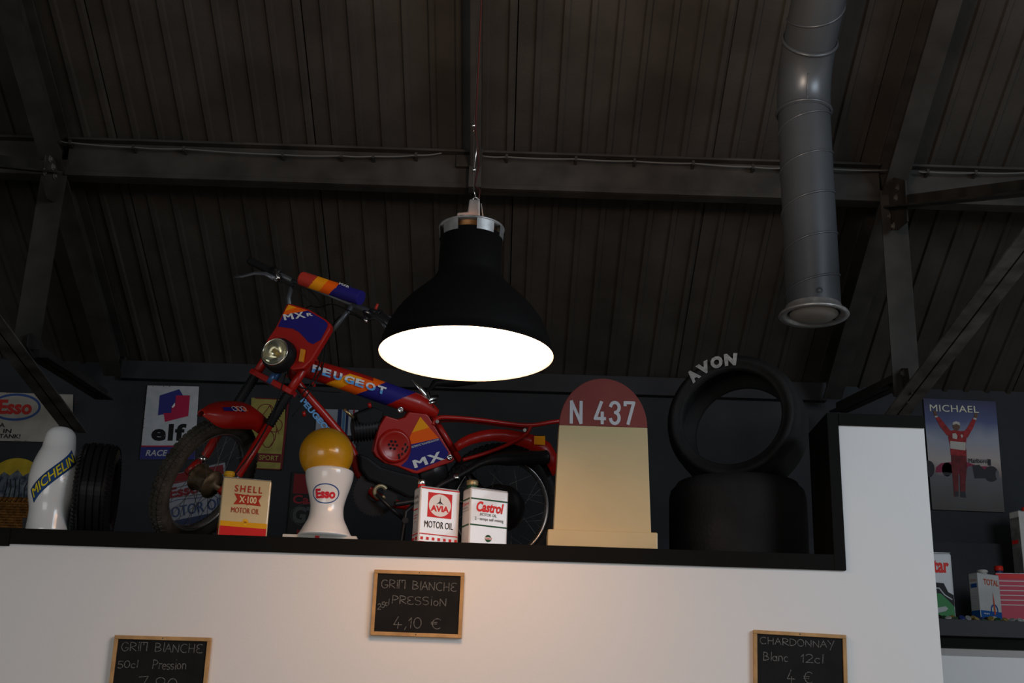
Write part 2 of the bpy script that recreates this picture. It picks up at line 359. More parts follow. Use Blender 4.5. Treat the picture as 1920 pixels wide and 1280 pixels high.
# ================================================================ DUCT
def duct():
    c = at(1526, 590, 4.6); R_ = .104
    zb = c.z; ztop = at(1520, 212, 4.6).z
    t = thing('spiral_duct', (c.x, 4.6, zb), 'grey round spiral duct with open flanged mouth hanging from the ceiling', 'duct')
    m = MB(); m.tube([(c.x, 4.6, zb), (c.x, 4.6, ztop)], R_, 40, caps=False); obj('vertical_pipe', m, DUCT, t)
    # helical seam
    m = MB(); pts = []; pit = .175; N = 400; L = ztop-zb
    for k in range(N+1):
        s = k/N; th = 2*pi*(s*L/pit)+.4; pts.append((c.x+(R_+.0005)*cos(th), 4.6+(R_+.0005)*sin(th), zb+s*L))
    m.tube(pts, .0046, 6); obj('seam', m, DUCT, t)
    # elbow bending from the vertical to the roof slope
    d = V((0, -1, ROOF_S)).normalized(); e0 = V((c.x, 4.6, ztop)); NB = 10; pts = [e0]; dl = .030
    th1 = atan2(1, ROOF_S)
    for q in range(NB): a_ = th1*(q+.5)/NB; pts.append(pts[-1]+V((0, -sin(a_), cos(a_)))*dl)
    m = MB(); m.tube([e0-V((0, 0, .01))]+pts+[pts[-1]+d*.01], R_+.003, 40, caps=False); obj('elbow', m, DUCT, t)
    for p, dr in ((pts[0], V((0, 0, 1))), (pts[-1], d)):
        m = MB(); m.lathe([(R_+.002, -.007), (R_+.009, -.005), (R_+.011, 0), (R_+.009, .005), (R_+.002, .007)], p, dr, n=48); obj('elbow_seam', m, DUCT, t)
    m = MB(); m.tube([p+V((0, -cos(th1*i/NB), -sin(th1*i/NB)))*(R_+.003) for i, p in enumerate(pts)], .0022, 5) if False else m.tube([V((p.x-.01, p.y, p.z))+V((0, -cos(th1*i/NB), -sin(th1*i/NB)))*(R_+.003) for i, p in enumerate(pts[:7])], .0025, 5); obj('elbow_joint', m, DUCT, t)
    e1 = pts[-1]; e2 = e1+d*1.6
    m = MB(); m.tube([e1, e2], R_, 40, caps=False); obj('sloping_pipe', m, DUCT, t)
    m = MB(); pts = []; L = 1.6; a = V((1, 0, 0)); b = d.cross(a)
    for k in range(N+1):
        s = k/N; th = 2*pi*(s*L/pit); pts.append(e1+d*(s*L)+(a*cos(th)+b*sin(th))*(R_+.0005))
    m.tube(pts, .0046, 6); obj('seam', m, DUCT, t)
    m = MB(); m.lathe([(R_, .035), (R_+.003, .03), (R_+.005, .012), (R_+.026, .004), (R_+.030, -.003), (R_+.026, -.008), (R_+.004, -.004), (R_-.004, .004), (R_-.006, .03)], (c.x, 4.6, zb), n=48)
    obj('flange', m, ALU, t)
    m = MB(); m.lathe([(0, -.014), (.04, -.013), (.075, -.008), (.092, .004), (.092, .010), (0, .006)], (c.x, 4.6, zb-.004), n=40); obj('valve_disc', m, mat('beige_valve', (.26, .24, .22), .45), t, label='shallow beige valve disc')
    m = MB(); m.lathe([(.012, -.004), (.011, .006), (0, .009)], (c.x+.01*0-.0, 4.6-R_, zb+.06), (0, -1, 0), n=12); obj('screw', m, DUCT, t)
duct()
# ================================================================ PENDANT LAMP
def lamp():
    Y = 3.6; c = at(874, 664, Y); x, z = c.x, c.z
    t = thing('pendant_lamp', c, 'large black industrial bell pendant lamp glowing white on its wire', 'lamp')
    k = 1/ppm(c); R_ = 162*k
    zt_ = at(878, 444, Y).z-z          # neck top height
    zs = at(878, 525, Y).z-z; rn = 58*k*1.04
    prof = []
    tab = [(162, 0), (160, 14), (155, 30), (148, 46), (139, 62), (128, 77), (115, 91), (101, 104), (87, 116), (75, 127), (66, 138), (60.5, 148)]
    prof = [(R_+.004, -.003), (R_+.004, .004)]+[(r_*k, at(876, 664-h_, Y).z-z+.005) for r_, h_ in tab]+[(rn*.985, zt_), (rn*.80, zt_+.004)]
    m = MB(); m.lathe(prof, c, n=64); obj('shade', m, mat('matt_black_enamel', (.005, .0045, .0045), .7), t)
    inner = [(r-.004, h) for r, h in prof[2:-2]]; inner = [(R_+.003, -.003)]+inner
    m = MB(); m.lathe(inner, c, n=64); obj('reflector', m, mat('white_enamel', (.85, .83, .80), .35), t, label='white enamelled inside')
    m = MB(); m.lathe([(R_-.006, .004), (R_*.6, .001), (0, 0)], c+V((0, 0, .006)), n=64); obj('diffuser', m, mat('lit_glass', (1, 1, 1), .4, emit=((1, .55, .30), LAMP_L)), t, label='glowing white diffuser')
    # collar: flat ring carried on tabs over the neck
    zc = at(882, 436, Y).z-z+.012; rc = 61*k*1.04
    m = MB(); m.lathe([(rn*.7, zc+.002), (rc, zc+.002), (rc+.001, zc), (rc, zc-.004), (rn*.7, zc-.002)], c, n=48)
    for a in (-130, -62, -10, 50, 118, 178):
        a0, a1 = radians(a-17), radians(a+17); m.lathe([(rc-.001, zc), (rc-.003, zt_-.012)], c, n=6, a0=a0, a1=a1); m.lathe([(rc-.003, zc), (rc-.005, zt_-.012)], c, n=6, a0=a0, a1=a1)
    obj('collar', m, ALU, t, label='bright aluminium collar')
    m = MB(); m.lathe([(rn*.8, zt_+.002), (rn*.8, zc)], c, n=32); obj('lamp_holder', m, mat('copper_reflection', (.55, .25, .09), .35, .6), t, label='copper coloured lamp holder')
    l = bpy.data.lights.new('vent_glow', 'POINT'); l.energy = 8; l.color = (1, .62, .38); l.shadow_soft_size = .02
    lo = bpy.data.objects.new('vent_glow', l); COL.objects.link(lo); lo.parent = t; lo.location = (0, 0, zt_+.012)
    bx = x+.004; zb = z+zc+.003
    m = MB(); m.prism([(bx-.052, Y-.03, zb), (bx+.022, Y-.03, zb), (bx+.018, Y-.03, zb+.085), (bx-.014, Y-.03, zb+.085), (bx-.018, Y-.03, zb+.042), (bx-.050, Y-.03, zb+.038)], (0, .05, 0)); obj('gear_box', m, ALU, t, bevel=.004, label='stepped grey terminal box')
    m = MB(); m.beam((bx+.022, Y, zb+.08), (bx+.036, Y, zb), (0, 1, 0), .02, .003); obj('bracket', m, ALU, t)
    m = MB(); m.tube([(bx+.004+.010*cos(a_*pi/6), Y, zb+.094+.010*sin(a_*pi/6)) for a_ in range(13)], .0035, 8); obj('hook', m, CHROME, t)
    hx, hz = bx+.004, zb+.105; top = zroof(Y)+.0
    kn = [at(889, 318, Y), at(888, 235, Y), at(895, 60, Y)]
    m = MB(); m.tube([(hx, Y, hz), (hx-.006, Y, hz+.02), (kn[0].x-.001, Y, kn[0].z), (kn[1].x+.001, Y, kn[1].z), (kn[1].x+.004, Y, top)], .0015, 6)
    m.tube([(kn[0].x, Y-.004, kn[0].z), (kn[0].x+.006, Y-.004, (kn[0].z+kn[1].z)/2), (kn[1].x, Y-.004, kn[1].z)], .0015, 6); obj('wire', m, CHROME, t)
    m = MB(); m.tube([(hx+.010, Y+.01, zb+.08), (hx+.011, Y+.01, hz+.03), (kn[0].x+.003, Y+.01, kn[0].z-.05), (kn[0].x+.014, Y+.01, kn[0].z+.02), (kn[1].x+.006, Y+.01, kn[1].z), (kn[1].x+.008, Y+.01, top)], .0026, 8)
    obj('flex_cord', m, mat('dark_red_flex', (.045, .012, .012), .5), t)
    for q in (0, 1):
        m = MB()
        m.lathe([(0, -.009), (.005, -.006), (.0065, 0), (.005, .006), (0, .009)], kn[q], n=12); m.box(kn[q]+V((-.004, -.004, -.012)), kn[q]+V((.004, .004, -.004))); obj('wire_clamp', m, CHROME, t)
LAMP_L = 16
lamp()
# ================================================================ MOPED
BK = dict(psi=17.9, lam=14.5, st=50, Y=5.02, x=-.044, wb=1.15, rake=24.6, r=.25)
_p, _l = radians(BK['psi']), radians(BK['lam'])
BO = V((BK['x'], BK['Y'], ZL)); bf = V((-cos(_p), -sin(_p), 0)); _ll = V((sin(_p), -cos(_p), 0))
bu = V((0, 0, 1))*cos(_l)+_ll*sin(_l); bl = _ll*cos(_l)-V((0, 0, 1))*sin(_l)
def B(x, y, z): return BO+bf*x+bl*y+bu*z                      # forward, left, up
def bp(px, py, lat=0): return onpl(px, py, BO+bl*lat, bl)
_k = radians(BK['rake']); _ax = V((-sin(_k), 0, cos(_k))); _ex = V((cos(_k), 0, sin(_k))); _hub = V((BK['wb'], 0, BK['r'])); _A = _hub-_ex*.035
_R = Matrix.Rotation(radians(BK['st']), 3, _ax)
def toW(v): return bf*v.x+bl*v.y+bu*v.z
def S(off, lat, s): v = _R @ (_ex*off+V((0, lat, 0))+_ax*s); return BO+toW(_A+v)    # forward of the fork, left, along the steering axis
sex, sla, sax = toW(_R @ _ex), toW(_R @ V((0, 1, 0))), toW(_R @ _ax)
def sp(px, py, off): return onpl(px, py, S(off, 0, 0), sex)
def s_on(px, py, off, lat):
    "length along a fork leg seen at a point"
    P, d = S(off, lat, 0), ray(px, py).normalized(); w0 = P-CAM; a, b, c, dd, e = 1, sax.dot(d), 1, sax.dot(w0), d.dot(w0); return (b*e-c*dd)/(a*c-b*b)
def moped():
    t = thing('moped', B(.5, 0, 0), 'red sporty moped with blue and orange graphics leaning on its stand on the loft', 'moped')
    # ---- wheels
    def wheel(C_, ax, fwd, up, Rt, wt, tm, hubm, nm, hubr, knob):
        ax, up, fwd = ax.normalized(), up.normalized(), fwd.normalized(); Rr = Rt-wt*.92
        m = MB(); m.lathe([(Rr+.004, -.018), (Rr-.002, -.019), (Rr-.010, -.012), (Rr-.013, 0), (Rr-.010, .012), (Rr-.002, .019), (Rr+.004, .018), (Rr+.001, .012), (Rr-.004, 0), (Rr+.001, -.012), (Rr+.004, -.018)], C_, ax, n=72)
        wo = obj(nm, m, RIM, t)
        m = MB(); m.lathe([(Rt-wt/2+wt/2*cos(a)*.98, wt/2*sin(a)) for a in [radians(-155+q*310/20) for q in range(21)]], C_, ax, n=72, ref=up)
        if knob:
            for i in range(66):
                for j, lat in enumerate((-.62, -.22, .22, .62)):
                    th = 2*pi*(i+(.5 if j in (1, 2) else 0))/66; e_r = up*cos(th)+fwd*sin(th); e_t = fwd*cos(th)-up*sin(th); pa = lat*1.25
                    nn = e_r*cos(pa)+ax*sin(pa); la = ax*cos(pa)-e_r*sin(pa); c0 = C_+e_r*(Rt-wt/2)+nn*(wt/2)
                    hw, hl = wt*.115, pi*Rt/66*.62
                    vs = [c0+la*(a_*hw)+e_t*(b_*hl)+nn*h_ for h_, k_ in ((-.003, 1), (.0045, .85)) for a_, b_ in ((-k_, -k_), (k_, -k_), (k_, k_), (-k_, k_))]
                    m.add(vs, [(4, 5, 6, 7), (0, 1, 5, 4), (1, 2, 6, 5), (2, 3, 7, 6), (3, 0, 4, 7)])
        obj('tire', m, tm, wo)
        m = MB()
        for i in range(36):
            th = 2*pi*i/36; sd = 1 if i % 2 else -1; th2 = th+(.5 if i % 4 < 2 else -.5)
            a_ = C_+(up*cos(th)+fwd*sin(th))*(Rr-.008); b_ = C_+(up*cos(th2)+fwd*sin(th2))*hubr+ax*(sd*.035); m.tube([a_, b_], .0011, 4, caps=False)
        obj('spokes', m, SPOKE, wo, kind='stuff')
        m = MB(); h = .045
        m.lathe([(0, -h-.03), (.010, -h-.03), (.012, -h-.008), (hubr*.7, -h-.006), (hubr+.004, -h+.006), (hubr+.006, -h+.012), (hubr, -h+.018), (hubr*.93, -h+.03), (hubr*.95, 0), (hubr*.93, h-.03), (hubr, h-.018), (hubr+.006, h-.012), (hubr+.004, h-.006), (hubr*.7, h+.004), (.012, h+.008), (.010, h+.03), (0, h+.03)], C_, ax, n=32)
        obj('hub', m, hubm, wo)
    wheel(S(.035, 0, 0), sla, sex, sax, .25, .062, RUBD, BRASS, 'front_wheel', .048, True)
    wheel(B(0, 0, .25), bl, bf, bu, .25, .062, RUB, BLKM, 'rear_wheel', .085, True)
    # ---- fork
    for lat in (.085, -.085):
        sd = 1 if lat > 0 else -1
        sb = s_on(508, 757, 0, .085); st_ = s_on(527, 733, 0, .085); sm0 = s_on(493, 786, 0, .085)
        m = MB(); m.tube([S(0, lat, st_-.02), S(0, lat, st_+.16)], .0165, 16); obj('fork_tube', m, RED, t)
        m = MB(); pts = []; rs = []; L = st_-sm0+.02; N = 26
        for i in range(N+1): pts.append(S(0, lat, sm0-.008+L*i/N)); rs.append(.0205 if i % 2 else .0165)
        m.tube(pts, rs, 16); obj('fork_gaiter', m, BLK, t, label='black rubber bellows')
        m = MB(); m.tube([S(0, lat, .045), S(0, lat, .06), S(0, lat, sm0)], [.014, .0165, .0165], 16); m.tube([S(.035, lat, -.012), S(.02, lat, .03), S(0, lat, .06)], [.015, .015, .015], 12); obj('fork_leg', m, RED, t)
        m = MB(); m.tube([S(0, lat, .050), S(0, lat, .075)], .0185, 16); obj('fork_clamp', m, CHROME, t, label='chrome band')
    s1 = s_on(512, 724, 0, 0); m = MB()
    m.prism([S(-.03, -.1, s1), S(.02, -.105, s1), (S(.026, -.08, s1)), S(.026, .08, s1), S(.02, .105, s1), S(-.03, .1, s1)], sax*.022); obj('fork_crown', m, RED, t, bevel=.004)
    m = MB(); m.tube([S(.012, -.0, s1+.0), S(.012, 0, s1+.06)], .018, 12); obj('horn', m, mat('blue_metal', (.05, .13, .32), .3, .4), t, label='small blue horn')
    # ---- front mudguard: a beak over the wheel
    path = [(-.06, .285), (-.01, .297), (.05, .298), (.11, .278), (.17, .252), (.22, .228), (.272, .200)]
    wd = [.060, .064, .066, .064, .056, .040, .010]; pr = [(-1, -.055), (-.98, -.014), (-.75, .008), (-.35, .014), (0, .016), (.35, .014), (.75, .008), (.98, -.014), (1, -.055)]
    m = MB(); vs = []; n = len(pr); fine = []
    for i in range(len(path)-1):
        for q in range(4):
            u = q/4; fine.append((path[i][0]*(1-u)+path[i+1][0]*u, path[i][1]*(1-u)+path[i+1][1]*u, wd[i]*(1-u)+wd[i+1]*u))
    fine.append((*path[-1], wd[-1]))
    for o_, s_, w_ in fine:
        dz = min(1, w_/.05)
        for a_, b_ in pr: vs.append(S(o_, a_*w_, s_+b_*dz))
    m.add(vs, [(i*n+k, i*n+k+1, (i+1)*n+k+1, (i+1)*n+k) for i in range(len(fine)-1) for k in range(n-1)], smooth=True)
    fd = obj('front_mudguard', m, RED, t); sl = fd.modifiers.new('s', 'SOLIDIFY'); sl.thickness = .003
    md = MB()
    def fn(u, v, u0=.10, u1=.22):
        o_ = u0+(u1-u0)*u; i = min(len(path)-2, max(j for j in range(len(path)) if path[j][0] <= o_)); f_ = (o_-path[i][0])/(path[i+1][0]-path[i][0])
        s_ = path[i][1]*(1-f_)+path[i+1][1]*f_; w_ = wd[i]*(1-f_)+wd[i+1]*f_
        return o_, s_, w_
    def fsurf(u, v):
        o_, s_, w_ = fn(u, v); a_ = 1.0-v*.72; b_ = .018-.026*max(0, a_-.35)**1.5; return S(o_, a_*w_+.001, s_+b_+.0035)
    def grid(mb, u0, u1, v0, v1, mi, sk=0, N=6):
        vs = [fsurf(u0+(u1-u0)*i/N+sk*(j/N), v0+(v1-v0)*j/N) for j in range(N+1) for i in range(N+1)]
        mb.add(vs, [(j*(N+1)+i, j*(N+1)+i+1, (j+1)*(N+1)+i+1, (j+1)*(N+1)+i) for j in range(N) for i in range(N)], mi)
    grid(md, .50, .95, .25, .75, 0); grid(md, .10, .22, .25, .6, 1, .05); grid(md, .22, .36, .2, .6, 0, .05); grid(md, .4, .55, .3, .9, 1)
    obj('mudguard_decal', md, [BLUE, ORG], t, label='blue and orange decal')
    md = MB()
    for a_ in range(3):
        for q in range(10):
            th0, th1 = q*.6, q*.6+.5
            P = [fsurf(.25+.17*a_+.08*cos(th), .5+.28*sin(th)) for th in (th0, th1)]; P = [p+sax*.002+sla*.001 for p in P]; md.tube(P, .0012, 4)
    obj('mudguard_script', md, WHT, t, label='white scribbled lettering')
    # ---- number plate mask, headlamp
    OF = .105
    mk_ = [(541, 568), (578, 579), (610, 598), (619, 606), (619, 616), (605, 640), (583, 676), (569, 690), (548, 693), (538, 687), (510, 692), (497, 682), (492, 660), (500, 637), (516, 614), (527, 592), (536, 572)]
    m = MB(); m.prism([sp(x, y, OF) for x, y in mk_], -sex*.028); obj('number_plate_mask', m, RED, t, bevel=.005, seg=3)
    def dec(nm, pts, mt, off=OF+.0015, lab=None):
        m = MB(); m.poly([sp(x, y, off) for x, y in pts]); return obj(nm, m, mt, t, label=lab)
    blue = [(531, 590), (545, 588), (577, 582), (608, 600), (614, 606), (614, 612), (601, 637), (587, 645), (578, 641), (570, 632), (560, 622), (549, 616), (536, 614), (521, 612)]
    dec('mask_decal', blue, BLUE, lab='navy panel'); dec('mask_decal', [(541, 571), (577, 582), (545, 588), (530, 591), (534, 583)], ORG, OF+.0017, 'orange stripe')
    dec('mask_decal', [(541, 571), (556, 576), (537, 582), (534, 583)], YEL, OF+.002, 'amber stripe')
    def sq(x0, y0, x1, y1, h, off, sk=0): return [sp(x0, y0, off), sp(x1, y1, off), sp(x1+sk, y1-h, off), sp(x0+sk, y0-h, off)]
    m = MB(); text_mb(m, 'MX', [sp(534, 600, OF+.003), sp(573, 595, OF+.003), sp(568, 584, OF+.003), sp(531, 589, OF+.003)], bold=.04, space=1.15); text_mb(m, 'R', [sp(576, 593, OF+.003), sp(587, 592, OF+.003), sp(586, 586, OF+.003), sp(574, 587, OF+.003)], bold=.03)
    obj('mask_lettering', m, WHT, t, label='white model lettering')
    hc = sp(521, 664, OF+.024); k = 1/ppm(hc)
    m = MB(); m.lathe([(33*k, -.03), (32*k, .006), (30*k, .016), (27.5*k, .022), (27*k, .010)], hc, sex, n=40); obj('headlamp_surround', m, BLK, t)
    hl = MB(); hl.lathe([(27*k, .012), (27.5*k, .026), (25.5*k, .030), (24.5*k, .024), (21*k, .012), (12*k, -.006), (5*k, -.018), (0, -.02)], hc, sex, n=40); ho = obj('headlamp', hl, mat('mirror_reflector', (.80, .78, .66), .16, 1), t, label='round chrome headlamp')
    m = MB()
    gl = mat('headlamp_glass', (.9, .9, .8), .12)
    gl.node_tree.nodes['Principled BSDF'].inputs['Transmission Weight'].default_value = .93; gl.node_tree.nodes['Principled BSDF'].inputs['IOR'].default_value = 1.3
    m.lathe([(25*k, .024), (20*k, .029), (10*k, .033), (0, .034)], hc, sex, n=40)
    obj('lens', m, gl, ho)
    m = MB(); m.tube([hc-sex*.014, hc+sex*.006], .006, 12); obj('bulb', m, mat('bulb_glass', (.9, .6, .12), .3), ho)
    m = MB(); m.prism([sp(566, 655, OF+.002), sp(574, 657, OF+.002), sp(570, 680, OF+.002), sp(562, 679, OF+.002)], sex*.012); obj('side_reflector', m, mat('amber_reflector', (.85, .30, .01), .2, coat=1), t, bevel=.002, label='amber side reflector')
    # ---- handlebar
    BF = .07; Lb, Rb = sp(549, 527, BF), sp(662, 572, BF)
    stem = sp(575, 640, BF-.03)
    gL, gR = sp(468, 489, BF-.03), sp(735, 600, BF-.03)
    m = MB()
    m.tube([gL, sp(515, 511, BF-.02), Lb], .011, 12); m.tube([gR, sp(700, 587, BF-.02), Rb], .011, 12)
    m.tube([Lb, sp(541, 560, BF), sp(548, 600, BF-.02)], .0095, 12); m.tube([Rb, sp(636, 604, BF), sp(607, 640, BF-.02)], .0095, 12); m.tube([sp(548, 600, BF-.02), stem, sp(607, 640, BF-.02)], .0095, 12)
    m.tube([Lb, Rb], .007, 10); obj('handlebar', m, GREYM, t)
    for a, b in ((gL, sp(510, 509, BF-.02)), (sp(736, 606, BF-.03), sp(712, 592, BF-.02))):
        m = MB(); N = 14; m.tube([a.lerp(b, i/N) for i in range(N+1)], [.0165 if i % 2 else .0145 for i in range(N+1)], 14); m.tube([b, b+(b-a).normalized()*.012], .021, 14); obj('grip', m, BLK, t)
    def padcls(p):
        x, y = proj(p); q = x+ (y-540)*.9-0
        return 0 if q < 590-14 else (1 if q < 612-10 else (2 if q < 640-12 else 3))
    a, b = sp(566, 522, BF+.006), sp(677, 559, BF+.006); N = 60; m = MB(); m.tube([a.lerp(b, i/N) for i in range(N+1)], .0275, 28, cls=padcls, flat=1.0); m.m[-1] = 3
    obj('crossbar_pad', m, [REDD, YEL, ORG, BLUE], t, label='striped foam crossbar pad')
    m = MB(); q = [sp(x, y, BF+.0330) for x, y in ((636, 533), (654, 540), (655, 536), (637, 529))]; text_mb(m, 'MXR', q, bold=.03); obj('pad_lettering', m, WHT, t)
    m = MB(); m.tube([sp(572, 536, BF-.012), sp(655, 570, BF-.012)], .005, 8); obj('pad_strap', m, REDD, t)
    # levers
    m = MB(); pts = [sp(x, y, BF+.03) for x, y in ((514, 522), (498, 513), (478, 512), (455, 518), (440, 519))]; m.tube(pts, [.009, .009, .008, .0065, .006], 10, flat=.55)
    m.tube([sp(508, 514, BF), sp(518, 524, BF+.03)], .008, 8); obj('brake_lever', m, mat('worn_alloy', (.14, .15, .17), .4, .6), t, label='dull alloy lever')
    m = MB(); m.tube([sp(512, 508, BF-.01), sp(526, 515, BF-.01)], .019, 14); m.box(sp(521, 521, BF+.01)-V((.012, .01, .012)), sp(521, 521, BF+.01)+V((.012, .01, .012))); obj('throttle_housing', m, BLKM, t)
    m = MB(); m.tube([sp(516, 506, BF+.02), sp(523, 523, BF+.03)], .006, 8); m.tube([sp(511, 524, BF+.03), sp(525, 521, BF+.03)], .004, 8); obj('lever_pivot', m, CHROME, t, label='bright pivot screw')
    for pts, r_ in (([(692, 596), (705, 594), (716, 603), (723, 617)], .009), ([(690, 588), (706, 592), (722, 600), (730, 612)], .009)):
        m = MB(); m.tube([sp(x, y, BF+.03) for x, y in pts], [r_*1.3, r_*1.3, r_, r_*.7], 10, flat=.5); obj('clutch_lever', m, BLKM, t)
    m = MB(); m.tube([sp(684, 584, BF+.012), sp(690, 601, BF+.03)], .009, 10); m.tube([sp(694, 586, BF), sp(704, 591, BF)], .0175, 14); obj('lever_bracket', m, BLKM, t)
    for a, b in (((684, 583), (693, 587)), ((681, 596), (688, 603))):
        m = MB(); m.tube([sp(*a, BF+.035), sp(*b, BF+.035)], .0045, 8); obj('cable_adjuster', m, CHROME, t)
    m = MB(); m.tube([sp(704, 580, BF), sp(708, 570, BF)], .005, 8); obj('switch', m, REDD, t, label='small red switch')
    # cables
    cab = [[(520, 524, .09), (560, 545, .07), (596, 585, .03), (610, 620, -.02), (602, 670, -.03), (585, 715, -.03), (560, 745, -.03)],
           [(545, 532, .09), (585, 548, .06), (608, 590, .05), (600, 640, -.01), (590, 670, -.03), (575, 690, -.04)],
           [(682, 597, .09), (650, 580, .08), (622, 570, .06), (598, 576, .03), (578, 575, .0), (560, 600, -.02), (560, 660, -.03)],
           [(686, 603, .09), (655, 588, .05), (630, 600, .0), (612, 640, -.04), (604, 690, -.05), (570, 750, -.04), (548, 780, -.04)],
           [(536, 575, .06), (545, 640, .0), (540, 700, .0), (556, 722, -.02), (590, 732, -.05), (640, 735, -.08)],
           [(536, 700, .02), (522, 745, .03), (500, 800, .03), (470, 850, .03), (440, 890, .03)]]
    def smooth(P, n=6):
        out = []
        for i in range(len(P)-1):
            p0, p1, p2, p3 = P[max(0, i-1)], P[i], P[i+1], P[min(len(P)-1, i+2)]
            for q in range(n):
                u = q/n; out.append(.5*((2*p1)+(p2-p0)*u+(2*p0-5*p1+4*p2-p3)*u*u+(3*p1-p0-3*p2+p3)*u*u*u))
        return out+[P[-1]]
    for c in cab:
        m = MB(); m.tube(smooth([sp(x, y, o_) for x, y, o_ in c]), .0028, 6); obj('control_cable', m, BLK, t)
    # ---- frame
    cl = smooth([bp(x, y) for x, y in ((560, 686), (610, 700), (660, 716), (710, 733), (750, 747), (780, 757), (803, 768), (818, 777))], 30)
    L = len(cl); rs = []
    for i in range(L):
        u = i/(L-1); rs.append(.036+.006*min(1, u*3) if u < .72 else .042-.022*((u-.72)/.28))
    def tcls(p):
        if (p-BO).dot(bl) < -.012: return 0
        x, y = proj(p); yc = 686+(x-560)*.318; q = x+(y-yc)*1.35
        if q > 752 or q < 634 or y < yc-16 and x < 700: return 0
        if q < 660: return 1
        if q < 694: return 2
        return 3
    m = MB(); m.tube(cl, rs, 72, cls=tcls); obj('main_tube', m, [RED, YEL, ORG, BLUE], t, label='fat red frame tube with amber, orange and navy stripes')
    split = rampmat('white_over_blue', 2, [(0, (.10, .38, .80)), (.46, (.75, .78, .82))], .35, const=True)
    # letters, each one printed on its own so the split follows the slanted tube
    word = 'PEUGEOT'; q0, q1 = (585, 697), (727, 742)
    xs = [0, .135, .28, .425, .57, .705, .86, .99]
    for i, ch in enumerate(word):
        def P_(u, dy): return bp(q0[0]+(q1[0]-q0[0])*u, q0[1]+(q1[1]-q0[1])*u+dy, .0435+.004)
        m = MB(); text_mb(m, ch, [P_(xs[i]-.005, 0), P_(xs[i]+.105+(.02 if ch in 'GO' else 0), 0), P_(xs[i]+.125+(.02 if ch in 'GO' else 0), -15), P_(xs[i]+.015, -15)], bold=.045); obj('tube_letter', m, split, t, label='white over sky blue letter '+ch)
    m = MB(); m.tube(smooth([bp(x, y) for x, y in ((545, 700), (575, 740), (610, 780), (645, 822), (662, 850), (672, 885), (700, 925), (745, 945), (800, 950))]), .0165, 18); obj('down_tube', m, RED, t)
    m = MB(); text_mb(m, 'PEUGEOT', [bp(x, y, .0185) for x, y in ((562, 752), (616, 816), (625, 809), (571, 745))], bold=.04); obj('down_tube_lettering', m, mat('sky_blue_print', (.16, .40, .75), .4), t, label='sky blue lettering')
    m = MB(); m.tube([bp(570, 668), bp(548, 712)], .028, 20); obj('head_tube', m, RED, t)
    for x, y in ((592, 675), (587, 720), (569, 775), (692, 759)):
        m = MB(); m.tube([bp(x, y-4, .02), bp(x+2, y+5, .02)], .007, 10); obj('cable_lug', m, RED, t)
    m = MB(); m.tube([bp(806, 772), bp(868, 874)], .0135, 16); obj('seat_tube', m, RED, t)
    for lat in (.06, -.06):
        m = MB(); m.tube(smooth([bp(x, y, lat) for x, y in ((812, 796), (818, 786), (835, 782), (900, 787), (985, 797), (1035, 791), (1075, 786))]), .0085, 10); m.tube(smooth([bp(x, y, lat) for x, y in ((868, 862), (915, 848), (955, 832), (985, 815), (996, 797))]), .0075, 10); obj('rear_subframe', m, RED, t)
    m = MB(); m.tube(smooth([bp(x, y, .03) for x, y in ((822, 790), (860, 789), (920, 795), (985, 804))]), .005, 8); obj('rack_stay', m, mat('dark_red_paint', (.22, .015, .01), .4), t)
    for x, y in ((820, 790), (984, 806)):
        m = MB(); m.tube([bp(x, y, .06), bp(x, y, .075)], .007, 8); obj('bolt', m, CHROME, t)
    # ---- side panel
    pn = [(724, 779), (735, 783), (747, 786), (760, 782), (767, 772), (799, 776), (804, 780), (853, 861), (848, 866), (783, 888), (775, 887), (747, 875), (722, 868), (706, 856), (700, 846), (708, 812), (713, 797)]
    m = MB(); m.prism([bp(x, y, .062) for x, y in pn], -bl*.05); obj('side_panel', m, RED, t, bevel=.004, seg=3)
    def bd(nm, pts, mt, lat=.0635, lab=None): m = MB(); m.poly([bp(x, y, lat) for x, y in pts]); return obj(nm, m, mt, t, label=lab)
    bd('panel_decal', [(788, 781), (805, 801), (772, 811)], YEL, lab='amber triangle'); bd('panel_decal', [(772, 811), (805, 801), (819, 817), (823, 821), (770, 833), (768, 820)], ORG, lab='orange stripe')
    bd('panel_decal', [(770, 833), (823, 821), (841, 848), (837, 859), (781, 882), (752, 873), (764, 862), (770, 848)], BLUE, lab='navy panel')
    m = MB(); text_mb(m, 'MX', [bp(x, y, .066) for x, y in ((779, 877), (833, 861), (824, 846), (774, 863))], bold=.045, space=1.15)
    text_mb(m, 'AUTOMATIC TRANSMISSION SYSTEM', [bp(x, y, .066) for x, y in ((772, 840), (823, 825), (822, 822), (771, 836))], bold=.01); obj('panel_lettering', m, WHT, t, label='white model lettering')
    pc = bp(739, 836, .062); k = 1/ppm(pc)
    m = MB(); m.lathe([(33*k, -.002), (32*k, .006), (29*k, .012), (26*k, .014), (24*k, .011), (0, .012)], pc, bl, n=40); rc_ = obj('fan_cover', m, RED, t)
    m = MB()
    for i in range(7):
        a = i*2*pi/6; r_ = 0 if i == 6 else 7.5*k; m.disc(bp(737, 834, .076)+(bf*cos(a)+bu*sin(a))*r_, bl, .0048, 10)
    for x, y in ((760, 833), (764, 838), (755, 841), (760, 846), (754, 851), (748, 853), (762, 843), (749, 858)): m.disc(bp(x, y, .0765), bl, .0058, 8, ry=.0034, ref=bu)
    obj('fan_grille', m, KBLK, rc_)
    for x, y in ((843, 857), (751, 768)):
        m = MB(); m.lathe([(.012, -.001), (.012, .004), (.006, .006), (.005, .003), (0, .003)], bp(x, y, .063), bl, n=16); obj('bolt', m, CHROME, t)
